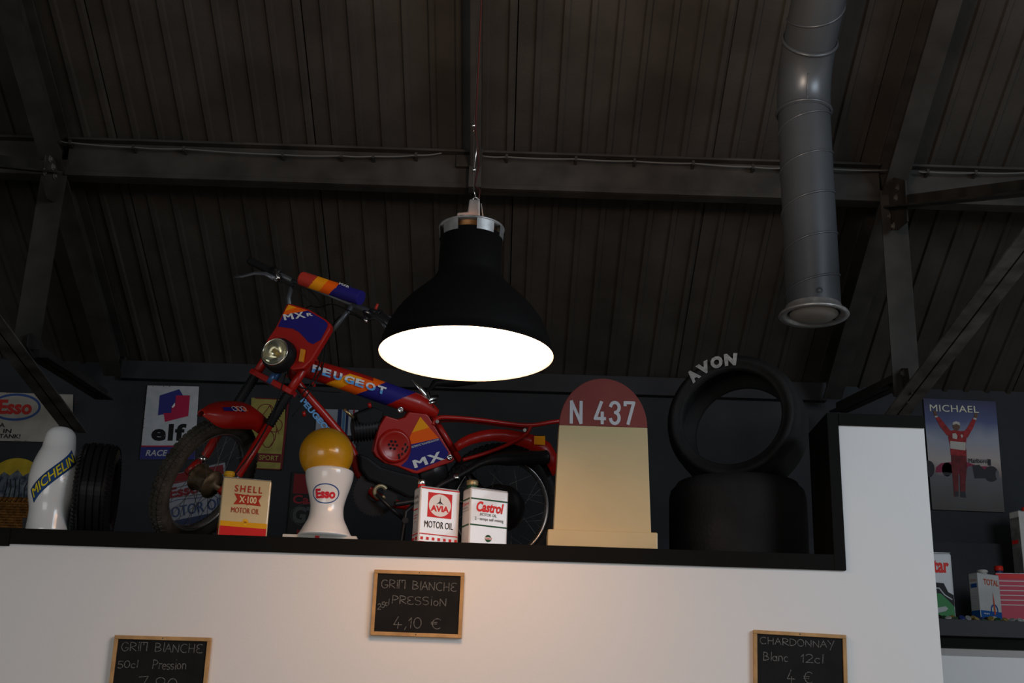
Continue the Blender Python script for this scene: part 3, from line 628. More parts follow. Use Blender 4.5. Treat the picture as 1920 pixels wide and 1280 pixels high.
    # ---- seat post and saddle (behind the lamp)
    m = MB(); m.tube([bp(810, 775), bp(800, 735)], .012, 14); obj('seat_post', m, CHROME, t)
    m = MB(); m.tube([bp(772, 711), bp(790, 730), bp(806, 748), bp(822, 743)], [.002, .011, .016, .010], 12, flat=.6); m.tube([bp(797, 758, .02), bp(818, 752, .02)], .008, 10); m.tube([bp(800, 768, .018), bp(812, 762, .018)], .009, 10); obj('saddle_clamp', m, CHROME, t, label='shiny saddle clamp')
    m = MB(); m.tube([bp(800, 735), bp(815, 718), bp(850, 714), bp(888, 708)], [.006, .03, .055, .06], 20, flat=.45, ref=tuple(bl)); obj('saddle', m, BLK, t)
    # ---- rear mudguard
    pa = [(852, 834), (864, 824), (880, 816), (900, 810), (925, 806), (953, 807), (985, 813), (1012, 821), (1030, 832), (1042, 852), (1052, 880)]
    pi_ = [(858, 846), (870, 839), (884, 833), (903, 828), (925, 826), (950, 829), (975, 836), (998, 845), (1014, 856), (1026, 872), (1036, 892)]
    m = MB(); vs = []
    for (a, b), (c, d) in zip(pa, pi_): vs += [bp(c, d, .052), bp(a, b, .047), bp(a, b-1, .02), bp(a, b-1, -.02), bp(a, b, -.047), bp(c, d, -.052)]
    m.add(vs, [(i*6+k, i*6+k+1, i*6+k+7, i*6+k+6) for i in range(len(pa)-1) for k in range(5)], smooth=True); o = obj('rear_mudguard', m, RED, t); sl = o.modifiers.new('s', 'SOLIDIFY'); sl.thickness = .003
    m = MB(); m.prism([bp(x, y, .056) for x, y in ((1001, 817), (1021, 817), (1021, 834), (1001, 833))], bl*.008); obj('side_reflector', m, mat('amber_reflector2', (1, .36, .01), .2, coat=1, emit=((1, .4, .02), 0)), t, bevel=.001, label='amber rear reflector')
    # ---- exhaust
    EX = .10
    m = MB(); m.tube(smooth([bp(x, y, EX) for x, y in ((740, 945), (790, 935), (825, 910), (860, 892), (892, 874), (902, 869), (930, 861), (975, 859), (1018, 857), (1030, 856))]), [.0105]*25+[.012]*6+[.012+.016*min(1, i/8) for i in range(18)]+[.028]*2+[.026, .022, .014, .010], 20)
    obj('exhaust', m, BLKM, t, label='black exhaust pipe and silencer')
    m = MB(); m.tube([bp(852, 898, EX), bp(860, 893, EX)], .0145, 16); obj('exhaust_clamp', m, CHROME, t)
    # ---- engine
    a, b = bp(712, 800, .0), bp(660, 806, .0); m = MB(); N = 18
    m.tube([a.lerp(b, i/N) for i in range(N+1)], [.05 if i % 2 else .034 for i in range(N+1)], 18, ref=tuple(bl)); obj('cylinder', m, BLKM, t, label='black finned cylinder')
    m = MB(); m.prism([bp(x, y, .04) for x, y in ((668, 775), (700, 762), (722, 772), (716, 792), (690, 800), (672, 795))], -bl*.08); obj('carburettor', m, BLK, t, bevel=.008)
    m = MB(); m.tube([bp(645, 767, .03), bp(663, 783, .03)], .006, 10); obj('spark_plug', m, mat('brass', (.55, .42, .2), .3, .9), t, label='brass spark plug')
    m = MB(); m.prism([bp(x, y, .05) for x, y in ((672, 850), (690, 856), (715, 875), (750, 885), (780, 892), (800, 905), (800, 925), (770, 935), (730, 915), (690, 900), (675, 880))], -bl*.09); obj('transmission_case', m, BLK, t, bevel=.01)
    m = MB(); m.lathe([(.055, -.02), (.06, 0), (.05, .012), (0, .016)], bp(812, 884, .02), bl, n=28); m.lathe([(.045, -.01), (.045, .008), (0, .01)], bp(798, 925, .03), bl, n=24); obj('pulley_cover', m, BLKM, t)
    c0 = bp(706, 925, .045); m = MB(); m.lathe([(.016, 0), (.030, 0), (.030, .008), (.016, .008), (.016, 0)], bp(713, 922, .055), bl, n=28, a0=.6, a1=5.6, ref=tuple(-bf)); obj('pedal_ring', m, mat('aged_brass', (.42, .36, .22), .4, .5), t, label='open brass ring')
    m = MB(); nt_ = 44
    for i in range(nt_):
        for q in (0, 1): pass
    m.lathe([(.03, 0), (.084, 0), (.084, .004), (.03, .004), (.03, 0)], c0-bl*.02, bl, n=44, smooth=False)
    for i in range(nt_):
        a_ = 2*pi*i/nt_; e = bf*cos(a_)+bu*sin(a_); g = bu*cos(a_)-bf*sin(a_); p = c0-bl*.02+e*.083
        m.add([p-g*.004, p+g*.004, p+e*.006+g*.0015, p+e*.006-g*.0015, p-g*.004+bl*.004, p+g*.004+bl*.004, p+e*.006+g*.0015+bl*.004, p+e*.006-g*.0015+bl*.004], [(4, 5, 6, 7), (0, 1, 5, 4), (1, 2, 6, 5), (2, 3, 7, 6), (3, 0, 4, 7)])
    obj('chainring', m, BLKM, t)
    m = MB(); m.tube([bp(706, 925, .07), bp(735, 955, .07), bp(760, 975, .07)], .008, 10); m.tube([bp(760, 975, .05), bp(760, 975, .12)], .012, 10); obj('pedal', m, BLKM, t)
    m = MB(); m.tube([bp(800, 925, .06), bp(760, 960, .09), B(.42, .19, -.04)], .009, 10); obj('kickstand', m, BLKM, t)
    m = MB(); m.tube([bp(868, 874, .055), bp(900, 930, .055), B(0, .055, .25)], .010, 10); m.tube([bp(830, 935, .055), B(0, .055, .25)], .010, 10); m.tube([bp(868, 874, -.055), B(0, -.055, .25)], .010, 10); obj('swingarm', m, BLKM, t)
moped()
# ================================================================ TINS
def tin(px, py, Y, w, h, d, yaw, name, label, body, cap, capx=.2, capr=.016, caph=.03, neck=None, bev=.006):
    "px, py: bottom corner of the front face on the left; returns thing and faces"
    P = at(px, py, Y); a = radians(yaw); u = V((cos(a), sin(a), 0)); dd = V((-sin(a), cos(a), 0)); P = V((P.x, P.y, ZL+.0005))
    t = thing(name, P+u*w/2+dd*d/2, label, 'tin')
    m = MB(); m.prism([P, P+u*w, P+u*w+dd*d, P+dd*d], (0, 0, h))
    m.f = [list(reversed(f)) for f in m.f]
    obj('body', m, body, t, bevel=bev, seg=3)
    m = MB(); q = .003
    m.prism([P+u*q+dd*q+V((0, 0, h)), P+u*(w-q)+dd*q+V((0, 0, h)), P+u*(w-q)+dd*(d-q)+V((0, 0, h)), P+u*q+dd*(d-q)+V((0, 0, h))], (0, 0, .0025)); obj('rim', m, ALU, t, bevel=.001)
    cp = P+u*(w*capx)+dd*(d*.5)+V((0, 0, h))
    m = MB(); m.lathe([(capr*.9, 0), (capr*.85, caph*.4), (capr*.85, caph*.5)], cp, n=20); obj('neck', m, neck or cap, t)
    m = MB(); pr = [(capr*.95, caph*.42), (capr, caph*.5), (capr, caph*.9), (capr*.88, caph), (0, caph)]; m.lathe(pr, cp, n=24); obj('cap', m, cap, t)
    F = Face(P, u, (0, 0, 1), w, h); G = Face(P+dd*d, -dd, (0, 0, 1), d, h)
    return t, F, G
# cream and red tin
CREAM = mat('cream_enamel', (.66, .53, .30), .3, var=.08, scale=9, coat=.3)
t, F, G = tin(408, 1003, 4.415, .168, .208, .075, 15, 'oil_tin', 'cream oil tin with red base and yellow cap, in front of the moped front wheel', CREAM, mat('yellow_cap', (.62, .36, .02), .4), capx=.12, capr=.019, caph=.028)
b0 = .0
for Q, a0, a1 in ((F, .0, 1), (G, 0.0, 1)):
    m = MB(); Q.rect(m, .022, 0.01, .978, .175, .0008); obj('red_band', m, PINK, t); m = MB(); Q.rect(m, .022, .175, .978, .262, .0008); obj('yellow_band', m, mat('gold_print', (.75, .36, .01), .4), t)
TR = mat('brick_red_print', (.42, .035, .015), .45)
m = MB(); F.text(m, 'SHELL', .25, .765, .82, .88, bold=.02, space=1.35); F.text(m, 'MOTOR OIL', .22, .41, .80, .50, bold=.015); obj('lettering', m, TR, t)
m = MB(); F.poly(m, [(.25, .55), (.50, .565), (.53, .55), (.56, .56), (.82, .55), (.76, .64), (.82, .735), (.56, .72), (.53, .735), (.50, .725), (.25, .735), (.32, .64)]); obj('bow_tie_badge', m, TR, t, label='red bow tie badge')
m = MB(); F.text(m, 'X·100', .36, .585, .72, .70, .002, bold=.03); obj('badge_lettering', m, mat('cream_print', (.75, .62, .36), .4), t)
m = MB()
F.poly(m, [(.53+.062*cos(a), .262+.055*sin(a)) for a in [radians(q*20) for q in range(-1, 11)]], .0018); F.rect(m, .50, .20, .56, .262, .0018); obj('shell_emblem', m, mat('gold_print2', (.80, .42, .02), .4), t, label='small yellow shell emblem')
m = MB(); F.text(m, 'SHELL', .495, .255, .565, .275, .0024); obj('emblem_lettering', m, TR, t)
# white and red tin
WE = mat('white_tin_enamel', (.66, .665, .68), .28, var=.04, scale=7, coat=.3)
t, F, G = tin(783, 1015, 4.415, .150, .198, .066, 23, 'oil_tin', 'white oil tin with a red square badge and silver cap', WE, CHROME, capx=.10, capr=.0155, caph=.030, neck=PINK)
m = MB(); F.rect(m, .20, .47, .80, .91); obj('red_square', m, PINK, t)
m = MB(); F.ell(m, .50, .69, .275, .20, .0016); obj('white_oval', m, WHT, t)
m = MB(); F.text(m, 'AVIA', .27, .575, .73, .685, .002, bold=.05); obj('badge_lettering', m, PINK, t)
m = MB(); F.poly(m, [(.50, .86), (.515, .76), (.545, .74), (.60, .70), (.53, .725), (.515, .70), (.50, .745), (.485, .70), (.47, .725), (.40, .70), (.455, .74), (.485, .76)], .002); obj('emblem', m, KBLK, t, label='black swept wing emblem')
m = MB(); F.text(m, 'MOTOR OIL', .14, .28, .85, .40, bold=.01); obj('lettering', m, KBLK, t); m = MB(); G.text(m, 'AVIA', .2, .8, .8, .86); G.text(m, 'MOTOR OIL', .15, .70, .85, .75); obj('side_lettering', m, KBLK, t)
m = MB(); F.rect(m, .03, .155, .975, .172)
for q in range(7): F.rect(m, .06+q*.14, .06, .125+q*.14, .11)
F.rect(m, .03, .005, .975, .03); F.rect(m, .03, .965, .975, .985); obj('red_print', m, PINK, t); m = MB()
G.rect(m, .05, .155, .97, .172); G.ring(m, .5, .30, .34, .10, .001); G.rect(m, .2, .60, .8, .62); G.rect(m, .2, .50, .8, .51); G.rect(m, .2, .45, .7, .46); G.rect(m, .1, .06, .4, .11); G.rect(m, .6, .06, .9, .11); obj('side_print', m, PINK, t)
# white and green tin
t, F, G = tin(878, 1020, 4.415, .147, .200, .070, 24, 'oil_tin', 'white oil tin with green lines and bronze cap, nearest the milestone', WE, mat('bronze_cap', (.36, .29, .16), .4, .6), capx=.14, capr=.021, caph=.032, neck=mat('green_neck', (.02, .07, .03), .4))
GRN = mat('green_print', (.018, .085, .03), .45)
for Q in (F, G):
    for b_ in (.795, .335): m = MB(); Q.rect(m, .02, b_, .98, b_+.025); obj('green_line', m, GRN, t)
m = MB(); F.text(m, 'Castrol', .17, .585, .88, .77, bold=.035, shear=.25); obj('lettering', m, mat('bright_red_print', (.72, .02, .015), .45), t)
m = MB(); F.text(m, 'MOTOR OIL', .27, .515, .70, .565); F.text(m, '2 - temps self mixing', .14, .42, .88, .49); obj('small_lettering', m, mat('dark_green_print', (.02, .05, .03), .5), t); m = MB(); G.text(m, 'MOTOR OIL', .2, .64, .8, .67); G.text(m, '2-temps self mixing', .1, .59, .9, .62); obj('side_lettering', m, MATS['dark_green_print'], t); m = MB(); G.text(m, 'Castrol', .1, .70, .9, .76, shear=.2); obj('side_name', m, MATS['bright_red_print'], t)
m = MB(); F.ell(m, .50, .13, .085, .062); obj('round_emblem', m, GRN, t, label='small round green emblem')
m = MB(); F.rect(m, .42, .11, .60, .15, .0018); obj('emblem_band', m, WHT, t)
m = MB(); F.text(m, 'Castrol', .43, .115, .59, .145, .0024, bold=.03, shear=.2); obj('emblem_lettering', m, PINK, t)
# ================================================================ MILESTONE
def milestone():
    Y = 4.43; a = at(1038, 1000, Y); b = at(1221, 1000, Y); x0, x1 = a.x, b.x; xc = (x0+x1)/2; k = 1/ppm(a)
    bt = ZL+.0005; zb = at(1130, 996, Y).z; zs = at(1130, 799, Y).z; ztp = at(1130, 709, Y).z; dp = .11
    t = thing('milestone', (xc, Y+dp/2, bt), 'beige road milestone with a rounded dusty red top marked N 437', 'milestone')
    bei = mat('beige_paint', (.62, .49, .27), .5, var=.06, scale=5, coat=.1)
    m = MB(); m.box((x0-.021, Y-.016, bt), (x1+.021, Y+dp+.016, zb)); obj('plinth', m, bei, t, bevel=.005)
    tp = .012
    m = MB(); m.prism([(x0, Y, zb), (x0+tp, Y, zs), (x1-tp, Y, zs), (x1, Y, zb)], (0, dp, 0)); obj('shaft', m, bei, t, bevel=.002)
    m = MB(); r = (x1-x0)/2-tp; pts = [(xc+r*cos(pi*q/32), Y, zs+.0002+(ztp-zs)*sin(pi*q/32)) for q in range(33)]; m.prism(pts, (0, dp, 0)); obj('rounded_top', m, mat('dusty_red_paint', (.25, .062, .055), .55, var=.1, scale=6), t, bevel=.003)
    def sq(pts): return [at(x, y, Y-.0015) for x, y in pts]
    lw = mat('grey_white_print', (.62, .63, .67), .5)
    G4 = {'N': [[(0, 0), (0, 1)], [(0, 1), (1, 0)], [(1, 0), (1, 1)]], '4': [[(.62, 1), (.0, .22), (1, .22)], [(.72, .5), (.72, 0)]],
          '3': [arc(.5, .76, .5, .24, 165, -80, 12)+arc(.5, .26, .5, .26, 80, -165, 12)], '7': [[(0, .88), (0, 1), (1, 1), (.35, 0)]]}
    for ch, x, wq in (('N', 1071, 19), ('4', 1116, 19), ('3', 1144.5, 17), ('7', 1172, 17)):
        o_ = at(x, 792-0+(x-1071)*.02, Y); FF = Face((o_.x, Y, o_.z), (1, 0, 0), (0, 0, 1), wq*k*.98, 42*k*1.0); m = MB()
        for ln in G4[ch]: FF.line(m, ln, .0115, .0016)
        obj('painted_numeral' if ch != 'N' else 'painted_letter', m, lw, t, label='white painted '+ch)
milestone()
# ================================================================ RACING TYRES
def slick(c, ax, R_, Ri, W, nm, label, mt=SLICK):
    t = thing(nm, c, label, 'tyre', None); m = MB(); h = W/2; bd = .012
    out = [(Ri, -h+.03), (Ri-.002, -h+.012), (Ri+.006, -h+.001), (Ri+.02, -h+.003), (Ri+(R_-Ri)*.35, -h-.008), (Ri+(R_-Ri)*.7, -h-.006), (R_-.025, -h+.006), (R_-.008, -h+.022), (R_-.001, -h+.05), (R_, 0), (R_-.001, h-.05), (R_-.008, h-.022), (R_-.025, h-.006), (Ri+(R_-Ri)*.7, h+.006), (Ri+(R_-Ri)*.35, h+.008), (Ri+.02, h-.003), (Ri+.006, h-.001), (Ri-.002, h-.012), (Ri, h-.03), (Ri+.04, h-.035), (R_-.022, h-.05), (R_-.018, 0), (R_-.022, -h+.05), (Ri+.04, -h+.035), (Ri, -h+.03)]
    m.lathe(out, c, ax, n=80); obj('carcass', m, mt, t); return t
Y5 = 4.92; c = at(1383, 960, Y5); sc = 1/ppm(c)
c = V((c.x, Y5, ZL+.1735)); slick(c, (0, 0, 1), .266, .165, .345, 'racing_tyre', 'wide slick racing tyre lying flat under the upright tyre')
k = 1/ppm(at(1375, 775, 4.8)); cf = at(1370, 778, 4.80)
ya, pt = radians(24), radians(-6); ax = V((sin(ya)*cos(pt), cos(ya)*cos(pt), sin(pt))); W = .225; R_ = .270
cc = cf+ax*(W/2)
t = slick(cc, ax, R_, .199, W, 'racing_tyre', 'worn slick racing tyre standing on edge, white maker lettering on top')
up_ = (V((0, 0, 1))-ax*ax.z).normalized(); rt_ = up_.cross(ax)*1; rt_ = ax.cross(up_)*-1
if rt_.x < 0: rt_ = -rt_
for i, (ch, an) in enumerate((('A', 130), ('V', 117), ('O', 103.5), ('N', 89.5))):
    m = MB(); da = 6.1
    def fn(u, v, an=an): 
        th = radians(an+da-2*da*u); r = .206+.053*v; return cf-ax*.0115+(rt_*cos(th)+up_*sin(th))*r
    text_mb(m, ch, fn=fn, bold=.07); obj('tyre_letter', m, mat('tyre_white', (.42, .42, .42), .6, var=.3, scale=60), t, label='white painted letter '+ch)
# ================================================================ SMALL TYRE, LEFT
def small_tyre():
    Y = 4.60; c = at(184, 904, Y); R_ = .178; c = V((c.x, Y, ZL+R_+.0005)); a = radians(11); ax = V((cos(a), sin(a), 0)); W = .124; h = W/2
    t = thing('small_tyre', V((c.x, Y, ZL)), 'small black treaded tyre standing upright beside the white rounded statue', 'tyre')
    m = MB(); prof = [(.112, -h+.02), (.112, -h+.004), (.135, -h-.004), (.158, -h), (.168, -h+.010), (R_-.004, -h+.018)]
    for g in (-.036, -.012, .012, .036): prof += [(R_-.001, g-.0035), (R_-.009, g-.003), (R_-.009, g+.003), (R_-.001, g+.0035)]
    prof += [(R_-.004, h-.018), (.168, h-.010), (.158, h), (.135, h+.004), (.112, h-.004), (.112, h-.02), (.15, h-.02), (.162, 0), (.15, -h+.02), (.112, -h+.02)]
    m.lathe(prof, c, ax, n=72, smooth=False); obj('carcass', m, mat('glossy_rubber', (.012, .012, .013), .28), t)
    m = MB(); up = V((0, 0, 1)); fw = ax.cross(up)
    for i in range(64):
        for sd in (-1, 1):
            th = 2*pi*i/64; e = up*cos(th)+fw*sin(th); g = fw*cos(th)-up*sin(th); p = c+e*(R_-.004)+ax*(sd*(h-.010)); q = c+e*(R_-.016)+ax*(sd*(h+.0005))
            m.beam(p, q, g, .008, .004)
    obj('shoulder_blocks', m, MATS['glossy_rubber'], t, kind='stuff')
small_tyre()
# ================================================================ DISPLAY STATUES (plain)
def statue_white():
    Y = 4.52; c = at(89, 985, Y); k = 1/ppm(at(89, 900, Y)); c = V((c.x, Y, ZL+.0005))
    t = thing('display_statue', c, 'plain smooth white rounded statue with a blue diagonal sash, left of the small tyre', 'statue')
    z = lambda py: at(104, py, Y).z-c.z
    prof = [(0, 0), (36*k, 0), (38*k, .006), (37*k, z(960)), (43*k, z(930)), (46*k, z(900)), (43*k, z(875)), (37*k, z(855)), (31*k, z(840)), (29*k, z(825)), (26*k, z(812)), (17*k, z(803)), (0, z(800))]
    fine = []
    P = [V((r, h, 0)) for r, h in prof]
    for i in range(len(P)-1):
        p0, p1, p2, p3 = P[max(0, i-1)], P[i], P[i+1], P[min(len(P)-1, i+2)]
        for q in range(5):
            u = q/5
            if i < 2: v = p1.lerp(p2, u)
            else: v = .5*((2*p1)+(p2-p0)*u+(2*p0-5*p1+4*p2-p3)*u*u+(3*p1-p0-3*p2+p3)*u*u*u)
            fine.append((max(v.x, 0), v.y))
    fine.append((0, prof[-1][1])); m = MB(); m.lathe(fine, c, n=56); obj('figure', m, WHTG, t)
    def rad(h):
        for (r0, h0), (r1, h1) in zip(fine, fine[1:]):
            if h0 <= h <= h1 and h1 > h0: return r0+(r1-r0)*(h-h0)/(h1-h0)
        return .05
    def surf(u, v, d):
        th = radians(236+100*u-10*(v-.5)); h = z(938)+(z(858)-z(938))*u+.046*(v-.5); r = rad(h)+d; return c+V((r*cos(th), r*sin(th), h))
    m = MB(); N = 30; vs = [surf(i/N, j/4, .0022) for j in range(5) for i in range(N+1)]; m.add(vs, [(j*(N+1)+i, j*(N+1)+i+1, (j+1)*(N+1)+i+1, (j+1)*(N+1)+i) for j in range(4) for i in range(N)], smooth=True)
    o = obj('sash', m, mat('sash_blue', (.02, .07, .22), .4), t, label='blue diagonal sash'); s = o.modifiers.new('s', 'SOLIDIFY'); s.thickness = .003; s.offset = -1
    m = MB(); text_mb(m, 'MICHELIN', fn=lambda u, v: surf(.05+.9*u, .16+.68*v, .0042), bold=.03); obj('sash_lettering', m, mat('yellow_print', (.75, .62, .02), .4), t, label='yellow capital lettering')
statue_white()
def statue_ball():
    Y = 4.46; c0 = at(604, 1003, Y); k = 1/ppm(at(610, 900, Y))
    c = V((c0.x, Y, ZL+.0005))
    t = thing('display_statue', c, 'plain yellow ball on a white waisted body with an oval badge, centre of loft', 'statue')
    m = MB(); m.box((c.x-70*k, Y-.035, c.z), (c.x+66*k, Y+.045, c.z+.016)); pl = obj('base', m, mat('ivory_base', (.62, .60, .55), .5), t, bevel=.002)
    m = MB(); FF = Face((c.x-70*k, Y-.035, c.z), (1, 0, 0), (0, 0, 1), 136*k, .016); FF.rect(m, .44, .1, .50, .8); obj('base_mark', m, PINK, t, label='small red mark')
    z = lambda py: at(608, py, Y).z-c.z
    bc = at(612, 852, Y+.01); pts = []; rs = []
    ctl = [(606, 997, 46), (606, 985, 40), (607, 970, 33), (609, 950, 31), (610, 930, 35), (611, 910, 41), (612, 890, 45), (612, 880, 40)]
    prof = []
    for x, y, r in ctl: prof.append((r*k, z(y)))
    prof = [(0, .0161), (52*k, .0161), (50*k, .022)]+prof+[(0, z(875))]
    fine = [prof[0], prof[1]]; P = [V((r, h, 0)) for r, h in prof[2:]]
    for i in range(len(P)-1):
        p0, p1, p2, p3 = P[max(0, i-1)], P[i], P[i+1], P[min(len(P)-1, i+2)]
        for q in range(4):
            u = q/4; v = .5*((2*p1)+(p2-p0)*u+(2*p0-5*p1+4*p2-p3)*u*u+(3*p1-p0-3*p2+p3)*u*u*u); fine.append((max(0, v.x), v.y))
    cb = V((c.x+.008, Y+.01, c.z)); m = MB(); m.lathe(fine, cb, n=48); obj('figure', m, WHTG, t)
    m = MB(); r = 51*k; m.lathe([(r*sin(pi*q/24), -r*cos(pi*q/24)) for q in range(25)], (bc.x, Y+.01, bc.z), n=48); obj('ball', m, mat('yellow_gloss', (.62, .30, .008), .25, coat=.4), t, label='glossy yellow ball')
    def rad(h):
        for (r0, h0), (r1, h1) in zip(fine, fine[1:]):
            if h0 <= h <= h1 and h1 > h0: return r0+(r1-r0)*(h-h0)/(h1-h0)
        return .06
    h0 = z(931)
    def sf(a, b, d): h = h0+b; r = rad(h)+d; th = a/rad(h0); return cb+V((r*sin(th), -r*cos(th), h))
    m = MB(); N = 44; A_, B_ = 26*k, 18*k; vs = []
    for q in range(N): vs += [sf(A_*cos(2*pi*q/N), B_*sin(2*pi*q/N), .0014), sf((A_-.0035)*cos(2*pi*q/N), (B_-.0035)*sin(2*pi*q/N), .0014)]
    m.add(vs, [(2*q, (2*q+2) % (2*N), (2*q+3) % (2*N), 2*q+1) for q in range(N)]); obj('oval_ring', m, mat('ring_blue', (.02, .08, .30), .4), t, label='blue oval outline')
    m = MB(); text_mb(m, 'Esso', fn=lambda u, v: sf(A_*(-.72+1.44*u), B_*(-.48+.96*v), .0014), bold=.045); obj('badge_lettering', m, mat('crimson_print', (.65, .02, .04), .4), t, label='red badge lettering')
statue_ball()
# ================================================================ BASKET AND PLATES, LEFT
def basket():
    Y = 5.0; a = at(-60, 1000, Y); b = at(50, 1000, Y); x0, x1 = a.x, b.x; z1 = at(20, 938, Y).z
    t = thing('wicker_basket', ((x0+x1)/2, Y+.1, ZL), 'brown wicker basket at the far left edge of the loft', 'basket'); z0 = ZL+.0005
    m = MB(); m.box((x0+.006, Y+.006, z0), (x1-.006, Y+.194, z1-.03)); obj('liner', m, mat('dark_wicker', (.05, .025, .01), .8), t)
    wk = mat('wicker', (.22, .10, .025), .6, var=.5, scale=40); n = 0; z = z0+.006
    while z < z1:
        m = MB(); pts = []; N = 22
        for q in range(N+1): pts.append((x0+(x1-x0)*q/N, Y+.004*(1 if (q+n) % 2 else -1), z))
        for q in range(1, 11): pts.append((x1+.004*(1 if (q+n) % 2 else -1), Y+.2*q/10, z))
        m.tube(pts, .0055, 6); obj('woven_row', m, wk, t); z += .0105; n += 1
    for q in range(23):
        m = MB(); x = x0+(x1-x0)*q/22; m.tube([(x, Y, z0), (x, Y, z1)], .003, 5); obj('stake', m, wk, t)
    m = MB(); pts = []
    for q in range(60): x = x0+(x1-x0)*q/59; pts.append((x, Y+.006*sin(q*1.3), z1+.004+.004*cos(q*1.3)))
    m.tube(pts, .008, 7); obj('braided_rim', m, wk, t)
basket()
def signface(quad, Y, t, label, nm, base, cat='sign', bevel=.004):
    "quad: bottom left, bottom right, top right, top left in the wall plane"
    P = [at(x, y, Y) for x, y in quad]; P = [V((p.x, Y, p.z)) for p in P]
    th = thing(nm, (P[0]+P[1])/2, label, cat); m = MB(); m.prism(P, (0, t, 0)); obj('plate', m, base, th, bevel=bevel)
    u = P[1]-P[0]; v = P[3]-P[0]; F = Face(P[0], u, v-u.normalized()*v.dot(u.normalized()), u.length, (v-u.normalized()*v.dot(u.normalized())).length)
    F.n = V((0, -1, 0)); return th, F
YS = YB-.013
TW = mat('worn_white_enamel', (.50, .52, .56), .4, col2=(.42, .44, .47), scale=20)
TWD = mat('aged_white_enamel', (.34, .32, .28), .45, var=.15, scale=12)
RUST = mat('rust', (.12, .04, .015), .8, var=.5, scale=50)
def rusty(F, th, n, seed):
    r = random.Random(seed); m = MB()
    for q in range(n):
        s_ = r.choice((0, 1, 2, 3)); a = r.random(); e = r.random()*.02
        c = [(a, e), (a, 1-e), (e, a), (1-e, a)][s_]; pts = [(c[0]+.012*r.uniform(.4, 1.4)*cos(q2)*.7, c[1]+.009*r.uniform(.4, 1.4)*sin(q2)*.7) for q2 in [i*1.05 for i in range(6)]]
        pts = [(min(.998, max(.002, a_)), min(.998, max(.002, b_))) for a_, b_ in pts]; F.poly(m, pts, .0022)
    obj('rust_spots', m, RUST, th, kind='stuff')
# elf sign
th, F = signface([(262, 861), (365, 861), (373, 724), (276, 722)], YS, .006, 'white metal fuel sign with a blue and red facet emblem and blue foot', 'metal_sign', TW)
m = MB(); F.rect(m, .0, .0, 1.0, .165); obj('blue_band', m, mat('sign_blue', (.03, .035, .16), .45), th)
m = MB(); F.rect(m, .0, .165, 1.0, .185); obj('red_line', m, mat('sign_red', (.30, .02, .05), .45), th)
m = MB(); F.poly(m, [(.26, .59), (.26, .86), (.61, .945), (.70, .85), (.68, .59), (.5, .62)]); obj('blue_facet', m, mat('facet_blue', (.035, .035, .20), .45), th)
m = MB(); F.poly(m, [(.40, .50), (.82, .58), (.82, .86), (.56, .86), (.56, .72), (.50, .72), (.50, .62), (.36, .62)], .0016); obj('red_facet', m, mat('facet_red', (.42, .02, .07), .45), th)
m = MB(); F.poly(m, [(.50, .70), (.55, .76), (.56, .72), (.52, .69)], .002); obj('facet_gap', m, WHT, th)
m = MB(); F.text(m, 'elf', .17, .245, .80, .475, bold=.04, space=1.12); obj('lettering', m, KBLK, th, label='heavy black lower case lettering')
m = MB(); F.text(m, 'RACE FUELS', .10, .045, .94, .125, .0018, bold=.02, shear=.2); obj('foot_lettering', m, mat('grey_print', (.42, .42, .44), .5), th)
rusty(F, th, 46, 3)
# Esso sign
th, F = signface([(-70, 825), (135, 829), (137, 739), (-64, 733)], YS, .006, 'wide aged white sign with a blue oval and red lettering, far left', 'metal_sign', TWD)
def fx(F, Y, px, py): p = at(px, py, Y); return ((p-F.o).dot(F.u)/F.w, (p-F.o).dot(F.v)/F.h)
c = fx(F, YS, 29, 763); rr = (48/205, 26/91)
m = MB(); F.ring(m, c[0], c[1], rr[0], rr[1]*.98, .013); obj('blue_oval', m, mat('oval_blue', (.03, .07, .22), .45), th)
m = MB(); F.text(m, 'Esso', c[0]-.155, c[1]-.15, c[0]+.155, c[1]+.15, bold=.04); obj('lettering', m, mat('sign_red2', (.42, .03, .025), .45), th, label='red lettering in the oval')
m = MB()
for tx, xr, y in (('PUT A', 9, 801), ('TIGER IN', 21, 812), ('YOUR TANK!', 38, 822)):
    b = fx(F, YS, xr, y); wd_ = .040*len(tx); F.text(m, tx, b[0]-wd_, b[1], b[0], b[1]+.088, bold=.02)
obj('slogan', m, KBLK, th); rusty(F, th, 40, 8)
# round-headed yellow plaque
p = at(26, 914, YS); R_ = 57/ppm(p)
th = thing('round_plaque', p, 'round yellow plaque with a grey landscape print behind the white rounded statue', 'sign')
m = MB(); m.disc(p-V((0, .0, 0)), (0, -1, 0), R_, 48); d0 = m.v[:]; m = MB(); m.prism(d0, (0, .01, 0)); obj('plate', m, mat('plaque_yellow', (.42, .30, .02), .5, var=.2, scale=15), th)
Fq = Face(p-V((R_, 0, R_)), (1, 0, 0), (0, 0, 1), 2*R_, 2*R_); Fq.n = V((0, -1, 0))
m = MB(); rr_ = random.Random(4)
Fq.poly(m, [(.06, .30), (.03, .45), (.04, .60), (.12, .70), (.2, .66), (.3, .76), (.4, .70), (.52, .80), (.62, .70), (.72, .76), (.85, .68), (.95, .60), (.97, .45), (.93, .28)], .0012); obj('landscape', m, mat('landscape_grey', (.16, .18, .20), .6, col2=(.02, .03, .05), scale=30), th)
m = MB()
for q in range(10): x = .1+.085*q; Fq.line(m, [(x, .30), (x+.03*rr_.uniform(-1, 1), .5), (x+.04*rr_.uniform(-1, 1), .64)], .006, .002)
obj('tree_stems', m, KBLK, th, kind='stuff')
p = at(52, 990, 5.6)
th, F = signface([(42, 1022), (92, 1024), (92, 972), (42, 970)], 4.75, .004, 'small dark plate with white letters between the basket and white statue', 'number_plate', mat('dark_plate', (.03, .035, .045), .4))
